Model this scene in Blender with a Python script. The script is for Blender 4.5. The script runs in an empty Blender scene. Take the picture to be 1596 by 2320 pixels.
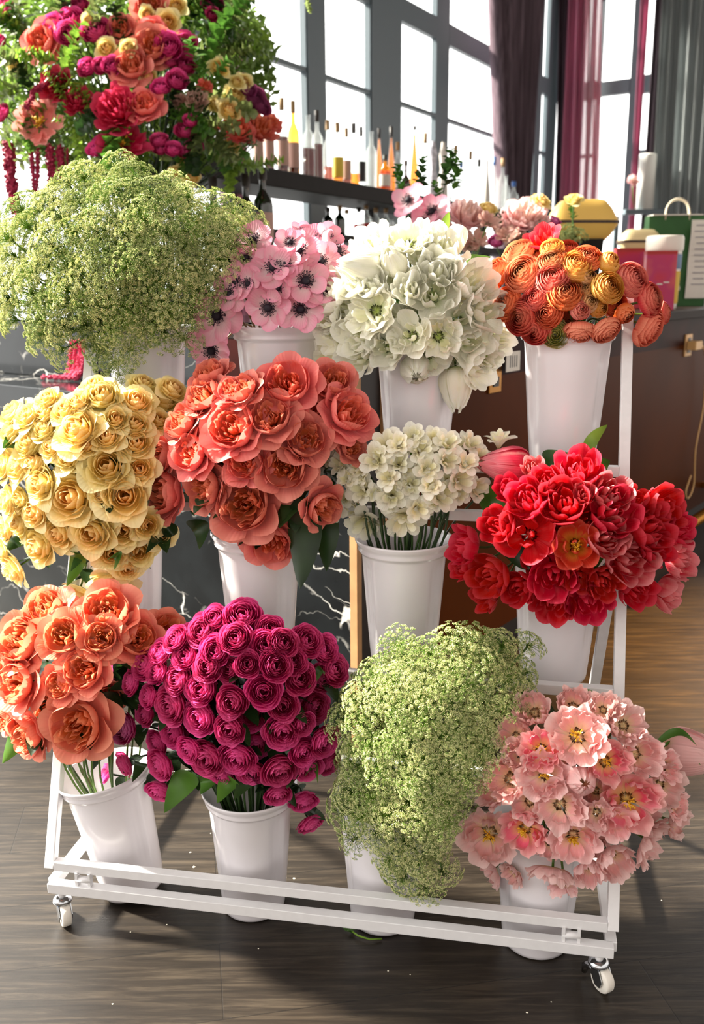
import bpy, math, random
import numpy as np
from mathutils import Vector, Matrix, Quaternion
random.seed(7); RNG = np.random.default_rng(7)
SC = bpy.context.scene
COL = SC.collection
PI = math.pi

# ------------------------------------------------------------------ camera and measuring helpers
F_PX, PITCH, ROLL, CAM_H = 2040.0, math.radians(13.9), 0.0075, 1.2
CAM = Vector((0, 0, CAM_H))
FW = Vector((0, math.cos(PITCH), -math.sin(PITCH)))
R0 = Vector((1, 0, 0)); D0 = Vector((0, -math.sin(PITCH), -math.cos(PITCH)))
RT = R0 * math.cos(ROLL) + D0 * math.sin(ROLL)
DN = -R0 * math.sin(ROLL) + D0 * math.cos(ROLL)
def ray(x, y): return FW + RT * ((x - 798) / F_PX) + DN * ((y - 1160) / F_PX)
TH = math.radians(10.2)
E1 = Vector((math.cos(TH), -math.sin(TH), 0)); E2 = Vector((math.sin(TH), math.cos(TH), 0)); UP = Vector((0, 0, 1))
def at_s(x, y, s):
    d = ray(x, y); t = s / d.dot(E2); return CAM + d * t, t
def at_z(x, y, z):
    d = ray(x, y); t = (z - CAM_H) / d.z; return CAM + d * t
def at_t(x, y, t): return CAM + ray(x, y) * t
def at_plane(x, y, n, c):
    d = ray(x, y); t = (c - CAM.dot(n)) / d.dot(n); return CAM + d * t
def rk(r, s, z): return E1 * r + E2 * s + UP * z
def rs_of(P): return P.dot(E1), P.dot(E2)

cd = bpy.data.cameras.new('camera'); cam = bpy.data.objects.new('camera', cd); COL.objects.link(cam)
M = Matrix((RT, -DN, -FW)).transposed().to_4x4(); M.translation = CAM
cam.matrix_world = M
cd.sensor_fit = 'VERTICAL'; cd.sensor_height = 36.0; cd.lens = F_PX / 2320 * 36.0
cd.clip_start = 0.05; cd.clip_end = 200
cd.dof.use_dof = True; cd.dof.focus_distance = 1.62; cd.dof.aperture_fstop = 4.5
SC.camera = cam

# ------------------------------------------------------------------ materials
def lin(c):
    if isinstance(c, str):
        c = tuple(int(c[i:i + 2], 16) / 255 for i in (0, 2, 4))
    return tuple(((v / 12.92) if v <= .04045 else ((v + .055) / 1.055) ** 2.4) for v in c) + (1.0,)
def newmat(name):
    m = bpy.data.materials.new(name); m.use_nodes = True; nt = m.node_tree
    for n in list(nt.nodes): nt.nodes.remove(n)
    o = nt.nodes.new('ShaderNodeOutputMaterial'); return m, nt, o
def node(nt, t, **k):
    n = nt.nodes.new(t)
    for a, b in k.items():
        if a.startswith('i_'): n.inputs[a[2:].replace('_', ' ')].default_value = b
        else: setattr(n, a, b)
    return n
def mixc(nt, fac, a, b):
    n = nt.nodes.new('ShaderNodeMix'); n.data_type = 'RGBA'
    for sock, v in ((n.inputs[0], fac), (n.inputs[6], a), (n.inputs[7], b)):
        if hasattr(v, 'is_output'): nt.links.new(v, sock)
        else: sock.default_value = v
    return n.outputs[2]
def ramp(nt, src, stops):
    n = nt.nodes.new('ShaderNodeValToRGB'); e = n.color_ramp.elements
    while len(e) < len(stops): e.new(.5)
    for el, (p, c) in zip(e, stops): el.position = p; el.color = c if len(c) == 4 else tuple(c) + (1,)
    nt.links.new(src, n.inputs[0]); return n.outputs[0]
def simple(name, col, rough=.5, metal=0, spec=.5, noise=0, scale=20, bump=0, coat=0):
    m, nt, o = newmat(name); p = node(nt, 'ShaderNodeBsdfPrincipled')
    c = lin(col)
    p.inputs['Base Color'].default_value = c; p.inputs['Roughness'].default_value = rough
    p.inputs['Metallic'].default_value = metal; p.inputs['Specular IOR Level'].default_value = spec
    p.inputs['Coat Weight'].default_value = coat
    if noise or bump:
        tc = node(nt, 'ShaderNodeTexCoord'); nz = node(nt, 'ShaderNodeTexNoise'); nz.inputs['Scale'].default_value = scale; nz.inputs['Detail'].default_value = 5
        nt.links.new(tc.outputs['Object'], nz.inputs['Vector'])
        if noise:
            d = tuple(v * (1 - noise) for v in c[:3]) + (1,); b = tuple(min(1, v * (1 + noise)) for v in c[:3]) + (1,)
            nt.links.new(ramp(nt, nz.outputs[0], [(.3, d), (.7, b)]), p.inputs['Base Color'])
        if bump:
            bn = node(nt, 'ShaderNodeBump'); bn.inputs['Strength'].default_value = bump; bn.inputs['Distance'].default_value = .002
            nt.links.new(nz.outputs[0], bn.inputs['Height']); nt.links.new(bn.outputs[0], p.inputs['Normal'])
    nt.links.new(p.outputs[0], o.inputs[0]); return m
def petal_mat(name, layers, edge=None, edge_amt=.5, base=None, streak=None, streak_amt=.6, trans=.35, var=.12, rough=.55, edge_at=.72, base_to=.35):
    """layers: colours from the heart of the bloom to its outer petals; edge: colour of the petal rims; base: colour near the claw"""
    m, nt, o = newmat(name); L = nt.links
    at = node(nt, 'ShaderNodeAttribute', attribute_name='pet'); sp = node(nt, 'ShaderNodeSeparateColor'); L.new(at.outputs['Color'], sp.inputs[0])
    v, u, l = sp.outputs[0], sp.outputs[1], sp.outputs[2]
    n = len(layers)
    c = ramp(nt, l, [(i / max(1, n - 1), lin(k)) for i, k in enumerate(layers)]) if n > 1 else None
    if c is None:
        rgb = node(nt, 'ShaderNodeRGB'); rgb.outputs[0].default_value = lin(layers[0]); c = rgb.outputs[0]
    if edge:
        f = ramp(nt, v, [(edge_at, (0, 0, 0, 1)), (1.0, (edge_amt,) * 3 + (1,))]); c = mixc(nt, f, c, lin(edge))
    if base:
        f = ramp(nt, v, [(.02, (1, 1, 1, 1)), (base_to, (0, 0, 0, 1))]); c = mixc(nt, f, c, lin(base))
    tc = node(nt, 'ShaderNodeTexCoord')
    nz = node(nt, 'ShaderNodeTexNoise'); nz.inputs['Scale'].default_value = 3.5; nz.inputs['Detail'].default_value = 3
    L.new(tc.outputs['Object'], nz.inputs['Vector'])
    if streak:
        ma = node(nt, 'ShaderNodeMath', operation='MULTIPLY_ADD'); L.new(nz.outputs[0], ma.inputs[0]); ma.inputs[1].default_value = .55; L.new(u, ma.inputs[2])
        f = ramp(nt, ma.outputs[0], [(.22, (streak_amt,) * 3 + (1,)), (.5, (0, 0, 0, 1))])
        g = ramp(nt, v, [(.1, (1, 1, 1, 1)), (.95, (.15, .15, .15, 1))]); mu = node(nt, 'ShaderNodeMath', operation='MULTIPLY'); L.new(f, mu.inputs[0]); L.new(g, mu.inputs[1])
        c = mixc(nt, mu.outputs[0], c, lin(streak))
    oi = node(nt, 'ShaderNodeObjectInfo')
    hs = node(nt, 'ShaderNodeHueSaturation'); L.new(c, hs.inputs['Color'])
    mr = node(nt, 'ShaderNodeMapRange'); L.new(oi.outputs['Random'], mr.inputs[0]); mr.inputs[3].default_value = 1 - var; mr.inputs[4].default_value = 1 + var
    mh = node(nt, 'ShaderNodeMapRange'); L.new(oi.outputs['Random'], mh.inputs[0]); mh.inputs[3].default_value = .5 + var * .06; mh.inputs[4].default_value = .5 - var * .06
    L.new(mr.outputs[0], hs.inputs['Value']); L.new(mh.outputs[0], hs.inputs['Hue'])
    p = node(nt, 'ShaderNodeBsdfPrincipled'); p.inputs['Roughness'].default_value = rough; p.inputs['Specular IOR Level'].default_value = .25
    L.new(hs.outputs[0], p.inputs['Base Color'])
    wv = node(nt, 'ShaderNodeMath', operation='SINE'); mm = node(nt, 'ShaderNodeMath', operation='MULTIPLY_ADD'); L.new(u, mm.inputs[0]); mm.inputs[1].default_value = 34; L.new(nz.outputs[0], mm.inputs[2]); L.new(mm.outputs[0], wv.inputs[0])
    bn = node(nt, 'ShaderNodeBump'); bn.inputs['Strength'].default_value = .22; bn.inputs['Distance'].default_value = .001; L.new(wv.outputs[0], bn.inputs['Height']); L.new(bn.outputs[0], p.inputs['Normal'])
    tr = node(nt, 'ShaderNodeBsdfTranslucent'); L.new(hs.outputs[0], tr.inputs[0])
    mx = node(nt, 'ShaderNodeMixShader'); mx.inputs[0].default_value = trans; L.new(p.outputs[0], mx.inputs[1]); L.new(tr.outputs[0], mx.inputs[2])
    L.new(mx.outputs[0], o.inputs[0]); return m
def leaf_mat(name, dark, light, trans=.3, rough=.4):
    m, nt, o = newmat(name); L = nt.links
    tc = node(nt, 'ShaderNodeTexCoord'); nz = node(nt, 'ShaderNodeTexNoise'); nz.inputs['Scale'].default_value = 14
    L.new(tc.outputs['Object'], nz.inputs['Vector']); oi = node(nt, 'ShaderNodeObjectInfo')
    ad = node(nt, 'ShaderNodeMath', operation='MULTIPLY_ADD'); L.new(oi.outputs['Random'], ad.inputs[0]); ad.inputs[1].default_value = .4; L.new(nz.outputs[0], ad.inputs[2])
    c = ramp(nt, ad.outputs[0], [(.4, lin(dark)), (.95, lin(light))])
    p = node(nt, 'ShaderNodeBsdfPrincipled'); p.inputs['Roughness'].default_value = rough; L.new(c, p.inputs['Base Color'])
    tr = node(nt, 'ShaderNodeBsdfTranslucent'); L.new(c, tr.inputs[0])
    mx = node(nt, 'ShaderNodeMixShader'); mx.inputs[0].default_value = trans; L.new(p.outputs[0], mx.inputs[1]); L.new(tr.outputs[0], mx.inputs[2])
    L.new(mx.outputs[0], o.inputs[0]); return m
def floret_mat(name, dark, light):
    m, nt, o = newmat(name); L = nt.links; tc = node(nt, 'ShaderNodeTexCoord'); nz = node(nt, 'ShaderNodeTexNoise'); nz.inputs['Scale'].default_value = 10; nz.inputs['Detail'].default_value = 3; L.new(tc.outputs['Object'], nz.inputs[0])
    oi = node(nt, 'ShaderNodeObjectInfo'); ad = node(nt, 'ShaderNodeMath', operation='MULTIPLY_ADD'); L.new(oi.outputs['Random'], ad.inputs[0]); ad.inputs[1].default_value = -.12; L.new(nz.outputs[0], ad.inputs[2])
    c = ramp(nt, ad.outputs[0], [(.3, lin(dark)), (.5, lin(light))]); p = node(nt, 'ShaderNodeBsdfPrincipled'); p.inputs['Roughness'].default_value = .8; L.new(c, p.inputs['Base Color'])
    tr = node(nt, 'ShaderNodeBsdfTranslucent'); L.new(c, tr.inputs[0]); mx = node(nt, 'ShaderNodeMixShader'); mx.inputs[0].default_value = .4; L.new(p.outputs[0], mx.inputs[1]); L.new(tr.outputs[0], mx.inputs[2]); L.new(mx.outputs[0], o.inputs[0]); return m
def glass_mat(name, tint, refl=.12, alpha=.15, body='FFFFFF', mult=.35):
    """thin tinted glass: mostly see-through with a clear coat of reflection"""
    m, nt, o = newmat(name); L = nt.links
    tr = node(nt, 'ShaderNodeBsdfTransparent'); tr.inputs[0].default_value = lin(tint)
    df = node(nt, 'ShaderNodeBsdfTranslucent'); df.inputs[0].default_value = lin(body)
    gl = node(nt, 'ShaderNodeBsdfGlossy'); gl.inputs['Roughness'].default_value = .05
    fr = node(nt, 'ShaderNodeLayerWeight'); fr.inputs[0].default_value = .35
    m1 = node(nt, 'ShaderNodeMixShader'); m1.inputs[0].default_value = alpha; L.new(tr.outputs[0], m1.inputs[1]); L.new(df.outputs[0], m1.inputs[2])
    mu = node(nt, 'ShaderNodeMath', operation='MULTIPLY_ADD'); L.new(fr.outputs['Fresnel'], mu.inputs[0]); mu.inputs[1].default_value = mult; mu.inputs[2].default_value = refl * .3
    m2 = node(nt, 'ShaderNodeMixShader'); L.new(mu.outputs[0], m2.inputs[0]); L.new(m1.outputs[0], m2.inputs[1]); L.new(gl.outputs[0], m2.inputs[2])
    L.new(m2.outputs[0], o.inputs[0]); return m

MT = {}
MT['metal_white'] = simple('white_powder_coat', 'E4E3E4', .32, noise=.03, scale=60)
MT['bucket'] = simple('white_plastic', 'E6E2E6', .22, noise=.02, scale=8, coat=.3)
MT['chrome'] = simple('chrome', 'C9CDD2', .12, 1)
MT['nylon'] = simple('nylon_wheel', 'E9E3D8', .4)
MT['stem'] = leaf_mat('green_stem', '2A4415', '5E7F2C', .05)
MT['stem_dark'] = leaf_mat('dark_stem', '16280E', '2F4A1C', .05)
MT['stem_brown'] = leaf_mat('brown_stem', '5C4326', '8A6B3C', .05)
MT['leaf_dark'] = leaf_mat('dark_leaf', '14260F', '2E4A20')
MT['leaf_mid'] = leaf_mat('mid_leaf', '2E5420', '5F8F35')
MT['leaf_bright'] = leaf_mat('bright_leaf', '4E7A22', '9DBB4C', .45)
MT['leaf_olive'] = leaf_mat('olive_leaf', '4A5A2E', '8C9B5E', .4)
MT['ray_green'] = leaf_mat('umbel_ray', '33581A', '86B034', .3)
MT['floret'] = floret_mat('umbel_floret', '769A34', 'F7F5BE')
MT['floret_olive'] = floret_mat('umbel_floret_olive', '566C28', 'CDD494')
MT['cream'] = petal_mat('cream_rose_petal', ['F2B448', 'FCD670', 'FFE794', 'FFEFAE'], edge='FFF6C8', edge_amt=.5, trans=.3)
MT['cream_bg'] = MT['cream']
MT['coral'] = petal_mat('coral_rose_petal', ['DE5A22', 'F0743C', 'F48468', 'EE7C78', 'F0847E'], edge='FFA694', edge_amt=.5, trans=.3)
MT['peach'] = petal_mat('peach_rose_petal', ['D65812', 'F07A30', 'F88F5C', 'F78873', 'F58C7C'], edge='FFB796', edge_amt=.55, trans=.32)
MT['magenta'] = petal_mat('magenta_rose_petal', ['B00850', 'C60A62', 'CC106C', 'C00C60'], edge='FF70B4', edge_amt=.8, trans=.25, edge_at=.72)
MT['magenta_pink'] = petal_mat('pink_magenta_rose_petal', ['C01472', 'D02082', 'D42888'], edge='F49AD0', edge_amt=.8, trans=.25, edge_at=.75)
MT['red_tulip'] = petal_mat('red_tulip_petal', ['E01420', 'D40C1C', 'C41028'], edge='EC5C70', edge_amt=.55, trans=.3, streak='F0A098', streak_amt=.25, edge_at=.78)
MT['red_pale'] = petal_mat('pale_red_tulip_petal', ['E0303C', 'D82438', 'DC4A5A'], edge='F4A8AC', edge_amt=.7, trans=.3, streak='FBE0CC', streak_amt=.85, edge_at=.7)
MT['orange_tulip'] = petal_mat('orange_red_tulip_petal', ['E8381C', 'E42C22', 'D81E2A'], edge='F07068', edge_amt=.5, base='D8A028', base_to=.55, trans=.3)
MT['pink_tulip'] = petal_mat('pink_tulip_petal', ['F4B4B0', 'F6BEBC', 'F6CAC6', 'F4C2C0'], edge='FDE2DE', edge_amt=.6, base='F6E2A4', base_to=.5, streak='F0908C', streak_amt=.28, trans=.35)
MT['pink_hot'] = petal_mat('deep_pink_tulip_petal', ['F05C78', 'F48094', 'F6A2A4', 'F6B4B0'], edge='FAD4CC', edge_amt=.6, base='F8DC7C', base_to=.55, trans=.35)
MT['white_tulip'] = petal_mat('white_tulip_petal', ['F0F0C4', 'FBF9E2', 'FFFDEE', 'FDFBEC'], edge='FFFFF8', edge_amt=.7, streak='A4BC50', streak_amt=.32, base='B4CC60', base_to=.35, trans=.35)
MT['freesia'] = petal_mat('freesia_petal', ['F8F2C4', 'FBF6DE', 'FBF8EA'], edge='FFFDF4', edge_amt=.6, base='E6D070', base_to=.4, trans=.35)
MT['anemone'] = petal_mat('anemone_petal', ['F8D4D8', 'F8CCD4'], edge='F28CB0', edge_amt=.7, base='FAE4E4', base_to=.6, trans=.35, edge_at=.45, var=.1)
MT['anemone_center'] = simple('dark_anemone_center', '1C1020', .7, noise=.4, scale=300)
MT['stamen_dark'] = simple('dark_stamen', '22162C', .7)
MT['stamen_yellow'] = simple('yellow_stamen', 'E8B020', .6, noise=.2, scale=200)
RANC = dict(orange=['B84A0C', 'EE6A1E', 'F47C34'], peach=['8E5A20', 'F08A54', 'F6A27C'], pink=['D84C50', 'EC6C68', 'F08884'], yellow=['E09018', 'F4AE2C', 'F8C454'],
            buff=['9A6A20', 'E0A868', 'F0C898'], redr=['B01C14', 'DC3C38', 'E44A4E'], coral=['D84830', 'EE6E54', 'F48C70'], green=['6E8A1C', 'B8CC60', 'E6D89C'], flame=['C83C08', 'E8541A', 'EE6838'])
for k, v in RANC.items(): MT['ran_' + k] = petal_mat('ranunculus_' + k + '_petal', v, edge='FFD0A8' if k != 'green' else 'E8A888', edge_amt=.3, trans=.25, var=.06, edge_at=.78)
MT['coral_pink'] = petal_mat('coral_pink_peony_petal', ['F08078', 'F28C84', 'F49C94'], edge='FAB4AC', edge_amt=.5, trans=.35)
MT['bg_red'] = petal_mat('crimson_peony_petal', ['C01838', 'C8163C', 'CC2A50'], edge='E4587C', edge_amt=.5, trans=.35)
MT['bg_pale'] = petal_mat('pale_pink_peony_petal', ['F8D8C4', 'F6C8C4', 'F4C0C4'], edge='FDE6E2', edge_amt=.6, trans=.4)
MT['bg_mauve'] = petal_mat('mauve_rose_petal', ['8A2A5C', 'A03A70'], edge='C0709C', edge_amt=.5)
MT['bg_dusty'] = petal_mat('dusty_petal', ['D8A898', 'DCB0A0'], edge='E8C8B8', edge_amt=.5, trans=.4)
MT['amaranth'] = simple('amaranth', '96143C', .8, noise=.35, scale=160, bump=.8)
MT['amaranth_pink'] = simple('amaranth_pink', 'D04468', .8, noise=.3, scale=160, bump=.8)

# ------------------------------------------------------------------ object helpers
def tag(o, label=None, cat=None, group=None, kind=None):
    if label: o['label'] = label
    if cat: o['category'] = cat
    if group: o['group'] = group
    if kind: o['kind'] = kind
    return o
def empty(name, loc=(0, 0, 0), rot=None):
    o = bpy.data.objects.new(name, None); o.empty_display_size = .02; COL.objects.link(o); o.location = loc
    if rot is not None: o.rotation_mode = 'QUATERNION'; o.rotation_quaternion = rot
    return o
def link(name, me, parent=None, loc=(0, 0, 0), rot=None, scale=None):
    o = bpy.data.objects.new(name, me); COL.objects.link(o); o.parent = parent; o.location = loc
    if rot is not None: o.rotation_mode = 'QUATERNION'; o.rotation_quaternion = rot
    if scale is not None: o.scale = scale if hasattr(scale, '__len__') else (scale,) * 3
    return o
def mesh(name, vs, fs, mat, smooth=True, attr=None):
    me = bpy.data.meshes.new(name); me.from_pydata([tuple(v) for v in vs], [], [tuple(f) for f in fs]); me.update()
    if attr is not None:
        ca = me.color_attributes.new('pet', 'FLOAT_COLOR', 'POINT')
        a = np.ones((len(vs), 4), np.float32); a[:, :3] = np.asarray(attr); ca.data.foreach_set('color', a.ravel())
    if smooth: me.polygons.foreach_set('use_smooth', [True] * len(me.polygons))
    me.materials.append(MT[mat] if isinstance(mat, str) else mat); return me
class MB:
    def __init__(s): s.v = []; s.f = []
    def add(s, vs, fs):
        n = len(s.v); s.v += [tuple(v) for v in vs]; s.f += [tuple(i + n for i in f) for f in fs]; return s
    def box(s, c, ax, ay, az):
        """c centre; ax, ay, az half-extent vectors"""
        c = Vector(c); ax = Vector(ax); ay = Vector(ay); az = Vector(az)
        vs = [c + ax * i + ay * j + az * k for k in (-1, 1) for j in (-1, 1) for i in (-1, 1)]
        return s.add(vs, [(0, 2, 3, 1), (4, 5, 7, 6), (0, 1, 5, 4), (2, 6, 7, 3), (0, 4, 6, 2), (1, 3, 7, 5)])
    def bar(s, a, b, w, h, up=UP):
        a = Vector(a); b = Vector(b); d = (b - a); x = d.cross(up)
        if x.length < 1e-6: x = d.cross(E2)
        x.normalize(); z = x.cross(d).normalized()
        return s.box((a + b) / 2, d / 2, x * w / 2, z * h / 2)
    def tube(s, pts, r, n=8, cap=True):
        pts = [Vector(p) for p in pts]; rs = r if hasattr(r, '__len__') else [r] * len(pts)
        b = len(s.v); up = None
        for i, p in enumerate(pts):
            d = (pts[min(i + 1, len(pts) - 1)] - pts[max(i - 1, 0)]).normalized()
            if up is None: up = d.orthogonal().normalized()
            up = (up - d * up.dot(d)).normalized(); w = d.cross(up)
            for k in range(n):
                a = 2 * PI * k / n; s.v.append(tuple(p + (up * math.cos(a) + w * math.sin(a)) * rs[i]))
        for i in range(len(pts) - 1):
            for k in range(n):
                q = b + i * n + k; q2 = b + i * n + (k + 1) % n; s.f.append((q, q2, q2 + n, q + n))
        if cap:
            s.f.append(tuple(b + k for k in range(n))[::-1]); e = b + (len(pts) - 1) * n; s.f.append(tuple(e + k for k in range(n)))
        return s
    def lathe(s, prof, n=32, c=(0, 0, 0), fn=None):
        b = len(s.v)
        for i, (r, z) in enumerate(prof):
            for k in range(n):
                a = 2 * PI * k / n; rr = fn(a, r, z, i) if fn else r
                s.v.append((c[0] + rr * math.cos(a), c[1] + rr * math.sin(a), c[2] + z))
        for i in range(len(prof) - 1):
            for k in range(n):
                q = b + i * n + k; q2 = b + i * n + (k + 1) % n; s.f.append((q, q2, q2 + n, q + n))
        return s
    def build(s, name, mat, parent=None, smooth=False, loc=(0, 0, 0), bevel=0, rot=None):
        me = mesh(name, s.v, s.f, mat, smooth); o = link(name, me, parent, loc, rot)
        if bevel:
            m = o.modifiers.new('bevel', 'BEVEL'); m.width = bevel; m.segments = 2; m.limit_method = 'ANGLE'
        return o
def struct(o): o['kind'] = 'structure'; return o
def quat(n, spin=0):
    q = Vector(n).to_track_quat('Z', 'Y'); return q @ Quaternion((0, 0, 1), spin)

# ------------------------------------------------------------------ petals
class Bloom:
    def __init__(s): s.v = [(0, 0, 0)]; s.f = []; s.a = [(0, 0, 0)]
    def petal(s, phi0, w, P1, P2, l, nu=6, nv=6, round_=.22, curl=0, ruf=0, rf=3, ph=0, tip=0, cup=0, wpow=.6, base=None):
        """phi0 azimuth, w half angle, P1 and P2 (radius, height) of the profile after (0,0)"""
        u = np.linspace(-1, 1, nu + 1)[None, :]; v = (np.arange(1, nv + 1) / nv)[:, None]
        t = v * (1 - round_ * np.abs(u) ** 2.4)
        r = 2 * (1 - t) * t * P1[0] + t * t * P2[0]; z = 2 * (1 - t) * t * P1[1] + t * t * P2[1]
        k = np.clip(t - .68, 0, 1) / .32
        r = r + curl * k * k; z = z - abs(curl) * .55 * k ** 3
        r = r + ruf * np.sin(rf * u * PI + ph) * v ** 3 * .7; z = z + ruf * np.cos(rf * u * PI * .9 + ph * 1.7) * v ** 3
        g = np.exp(-(u / .28) ** 2) * v ** 5; r = r + tip * g; z = z - tip * .25 * g
        r = r - cup * (u ** 2) * v * .3
        ang = phi0 + u * w * np.minimum(1, (v / .4)) ** wpow
        X = r * np.cos(ang); Y = r * np.sin(ang); b = len(s.v)
        for i in range(nv):
            for j in range(nu + 1):
                s.v.append((float(X[i, j]), float(Y[i, j]), float(z[i, j]))); s.a.append((float(v[i, 0]), abs(float(u[0, j])), l))
        for j in range(nu): s.f.append((0, b + j, b + j + 1))
        for i in range(nv - 1):
            for j in range(nu):
                q = b + i * (nu + 1) + j; s.f.append((q, q + 1, q + nu + 2, q + nu + 1))
    def mesh(s, name, mat): return mesh(name, s.v, s.f, mat, True, s.a)
U = random.uniform
def rose_std(seed, n=24):
    random.seed(seed); b = Bloom()
    for i in range(n):
        l = i / (n - 1); Rt = .06 + .88 * l ** 1.0
        b.petal(i * 2.4 + U(-.3, .3), 1.25 - .55 * l + U(-.05, .05), (Rt * .75 + .32, .08 + .1 * (1 - l)), (Rt * .93, .92 - .5 * l ** 1.5 + U(-.03, .03)), l,
                curl=.02 + .3 * l * l, ruf=.012 + .02 * l, rf=U(.7, 1.6), ph=U(0, 6), tip=.14 * l * (1 if random.random() < .7 else .2), nu=8)
    return b
def rose_rosette(seed, n=42):
    random.seed(seed); b = Bloom()
    for i in range(n):
        l = i / (n - 1); Rt = .05 + .86 * l ** .85
        b.petal(i * 2.4 + U(-.4, .4), 1.05 - .45 * l + U(-.1, .1), (Rt * .7 + .42, .0 + .05 * l), (Rt + U(-.02, .02), .86 - .33 * l ** 2.2 + U(-.05, .04)), l,
                curl=.05 + .1 * l * l, ruf=.03, rf=U(1, 2.2), ph=U(0, 6), nu=7, nv=5)
    return b
def rose_garden(seed, open_=1.0):
    random.seed(seed); b = Bloom()
    for i in range(34):
        l = (i / 34) * .55; Rt = .06 + 1.1 * l
        b.petal(U(0, 2 * PI), U(.3, .6), (Rt * .8 + .15, .1), (Rt + U(-.05, .05), .74 + .12 * l + U(-.12, .1)), l, ruf=.06, rf=U(1, 2), ph=U(0, 6), curl=U(-.08, .06), nu=5, nv=5)
    for i in range(8):
        l = .62 + .12 * i / 8
        b.petal(i * 2.4 + U(-.2, .2), .75, (.85, .02), (.72 + .02 * i, .9 - .03 * i + U(-.05, .05)), l, ruf=.04, rf=U(1, 1.8), ph=U(0, 6), curl=-.06, cup=.2, nu=8)
    for i in range(9):
        l = .8 + .2 * i / 9
        b.petal(i * 2.4 + U(-.25, .25), .66, (.95, -.06), ((.9 + .022 * i) * open_, .74 - .06 * i + U(-.05, .05)), l, ruf=.05, rf=U(1.2, 2.2), ph=U(0, 6), curl=.24, nu=9)
    return b
def ranunc(seed, n=44, tall=1.0, shut=0):
    random.seed(seed); b = Bloom()
    for i in range(n):
        l = i / (n - 1); Rt = (.05 + .86 * l ** .9) * (1 - shut)
        b.petal(i * 2.4 + U(-.25, .25), 1.15 - .45 * l, (Rt * .8 + .42 + .1 * l + shut * .3, -.04), (Rt + U(-.015, .015), (.95 - .42 * l * l + U(-.02, .02)) * tall), l,
                round_=.12, ruf=.012, rf=1.2, ph=U(0, 6), curl=-.03 + .05 * l, nu=8, nv=6)
    return b
def tulip_double(seed, op=.0, ruf=.05, inner=11):
    random.seed(seed); b = Bloom()
    for i in range(inner):
        l = i / inner * .6; Rt = .08 + .62 * (i / inner) + op * .25
        b.petal(i * 2.4 + U(-.3, .3), .62, (Rt + .3, .1), (Rt * (1 + op * .3), 1.12 - .2 * l + U(-.12, .08) - op * .25), l, ruf=ruf, rf=U(1, 2.2), ph=U(0, 6), curl=U(-.12, .06), cup=.3, nu=7)
    for i in range(7):
        l = .7 + .3 * i / 7
        b.petal(i * 2.4 + U(-.15, .15), .66, (1.08 + op * .2, .02), (.8 + .03 * i + op * .55 + U(-.04, .06), 1.25 - .05 * i - op * .55 + U(-.08, .06)), l, round_=.3, ruf=ruf, rf=U(1, 2.4), ph=U(0, 6), curl=.05 + .12 * op, tip=.05, cup=.2, nu=9)
    return b
def tulip_parrot(seed, op=.5):
    random.seed(seed); b = Bloom()
    for i in range(7):
        l = i / 12; Rt = .5 + .06 * i
        b.petal(i * 2.4 + U(-.3, .3), .5, (Rt + .3, .06), (Rt + op * .3, .85 - .2 * op + U(-.15, .1)), l, ruf=.11, rf=U(1.5, 3.2), ph=U(0, 6), curl=U(-.15, .12), cup=.3, nu=9)
    for i in range(9):
        l = .65 + .35 * i / 9
        b.petal(i * 2.4 + U(-.2, .2), .56, (1.05 + op * .2, -.04), (.82 + op * .42 + U(-.08, .1), .95 - .4 * op - .035 * i + U(-.1, .1)), l, round_=.35, ruf=.1, rf=U(1.5, 3), ph=U(0, 6), curl=.14 * U(.3, 1.4), tip=U(0, .16), cup=.15, nu=10)
    return b
def tulip_bud(seed, ruf=.02, z=1.9):
    random.seed(seed); b = Bloom()
    for i in range(9):
        l = i / 8
        b.petal(i * 2.4, .72, (1.35 - .25 * (1 - l), .12), (.12 + .1 * l, z - .12 * l + U(-.06, .06)), l, round_=.15, ruf=ruf, rf=2, ph=U(0, 6), nu=8, nv=8)
    return b
def freesia_fl(seed, op=1.0):
    random.seed(seed); b = Bloom()
    for i in range(12):
        l = i / 11; o_ = (.35 + .65 * l) * op
        b.petal(i * 2.4 + U(-.15, .15), .62, (.3, .8), (.2 + .85 * o_, 1.35 - .42 * l + U(-.08, .05)), l, round_=.25, ruf=.04, rf=U(1, 1.8), ph=U(0, 6), curl=.12 * l, cup=.2, nu=6, nv=7, wpow=.35)
    return b
def peony_open(seed, n=12):
    random.seed(seed); b = Bloom()
    for i in range(n):
        l = i / (n - 1)
        b.petal(i * 2.4 + U(-.2, .2), .42 + .1 * l, (.55, -.05), (.82 + .2 * l + U(-.08, .06), .5 - .3 * l + U(-.08, .08)), l, round_=.3, ruf=.06, rf=U(1.4, 2.4), ph=U(0, 6), curl=U(-.05, .1), cup=.4, nu=8)
    return b
def peony_full(seed, n=48):
    random.seed(seed); b = Bloom()
    for i in range(n):
        l = i / (n - 1); Rt = .1 + .9 * l
        b.petal(i * 2.4 + U(-.3, .3), .3 + .12 * l, (Rt * .7 + .1, .0), (Rt + U(-.06, .06), .85 - .5 * l ** 1.4 + U(-.1, .1)), l, ruf=.05, rf=U(1, 2), ph=U(0, 6), curl=U(-.08, .08), nu=5, nv=5)
    return b
BL = {}
CEN = {}
def variants(key, fn, n, mats):
    for m in mats:
        BL[key + ':' + m] = []
    for i in range(n):
        b = fn(100 + 17 * i)
        A = np.array(b.v); rr = np.percentile(np.hypot(A[:, 0], A[:, 1]), 97); A /= rr; b.v = [tuple(map(float, q)) for q in A]
        CEN[key] = .5 * float(A[:, 2].max())
        for m in mats: BL[key + ':' + m].append(b.mesh(key, m))
variants('rose_std', lambda s: rose_std(s), 4, ['cream'])
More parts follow.
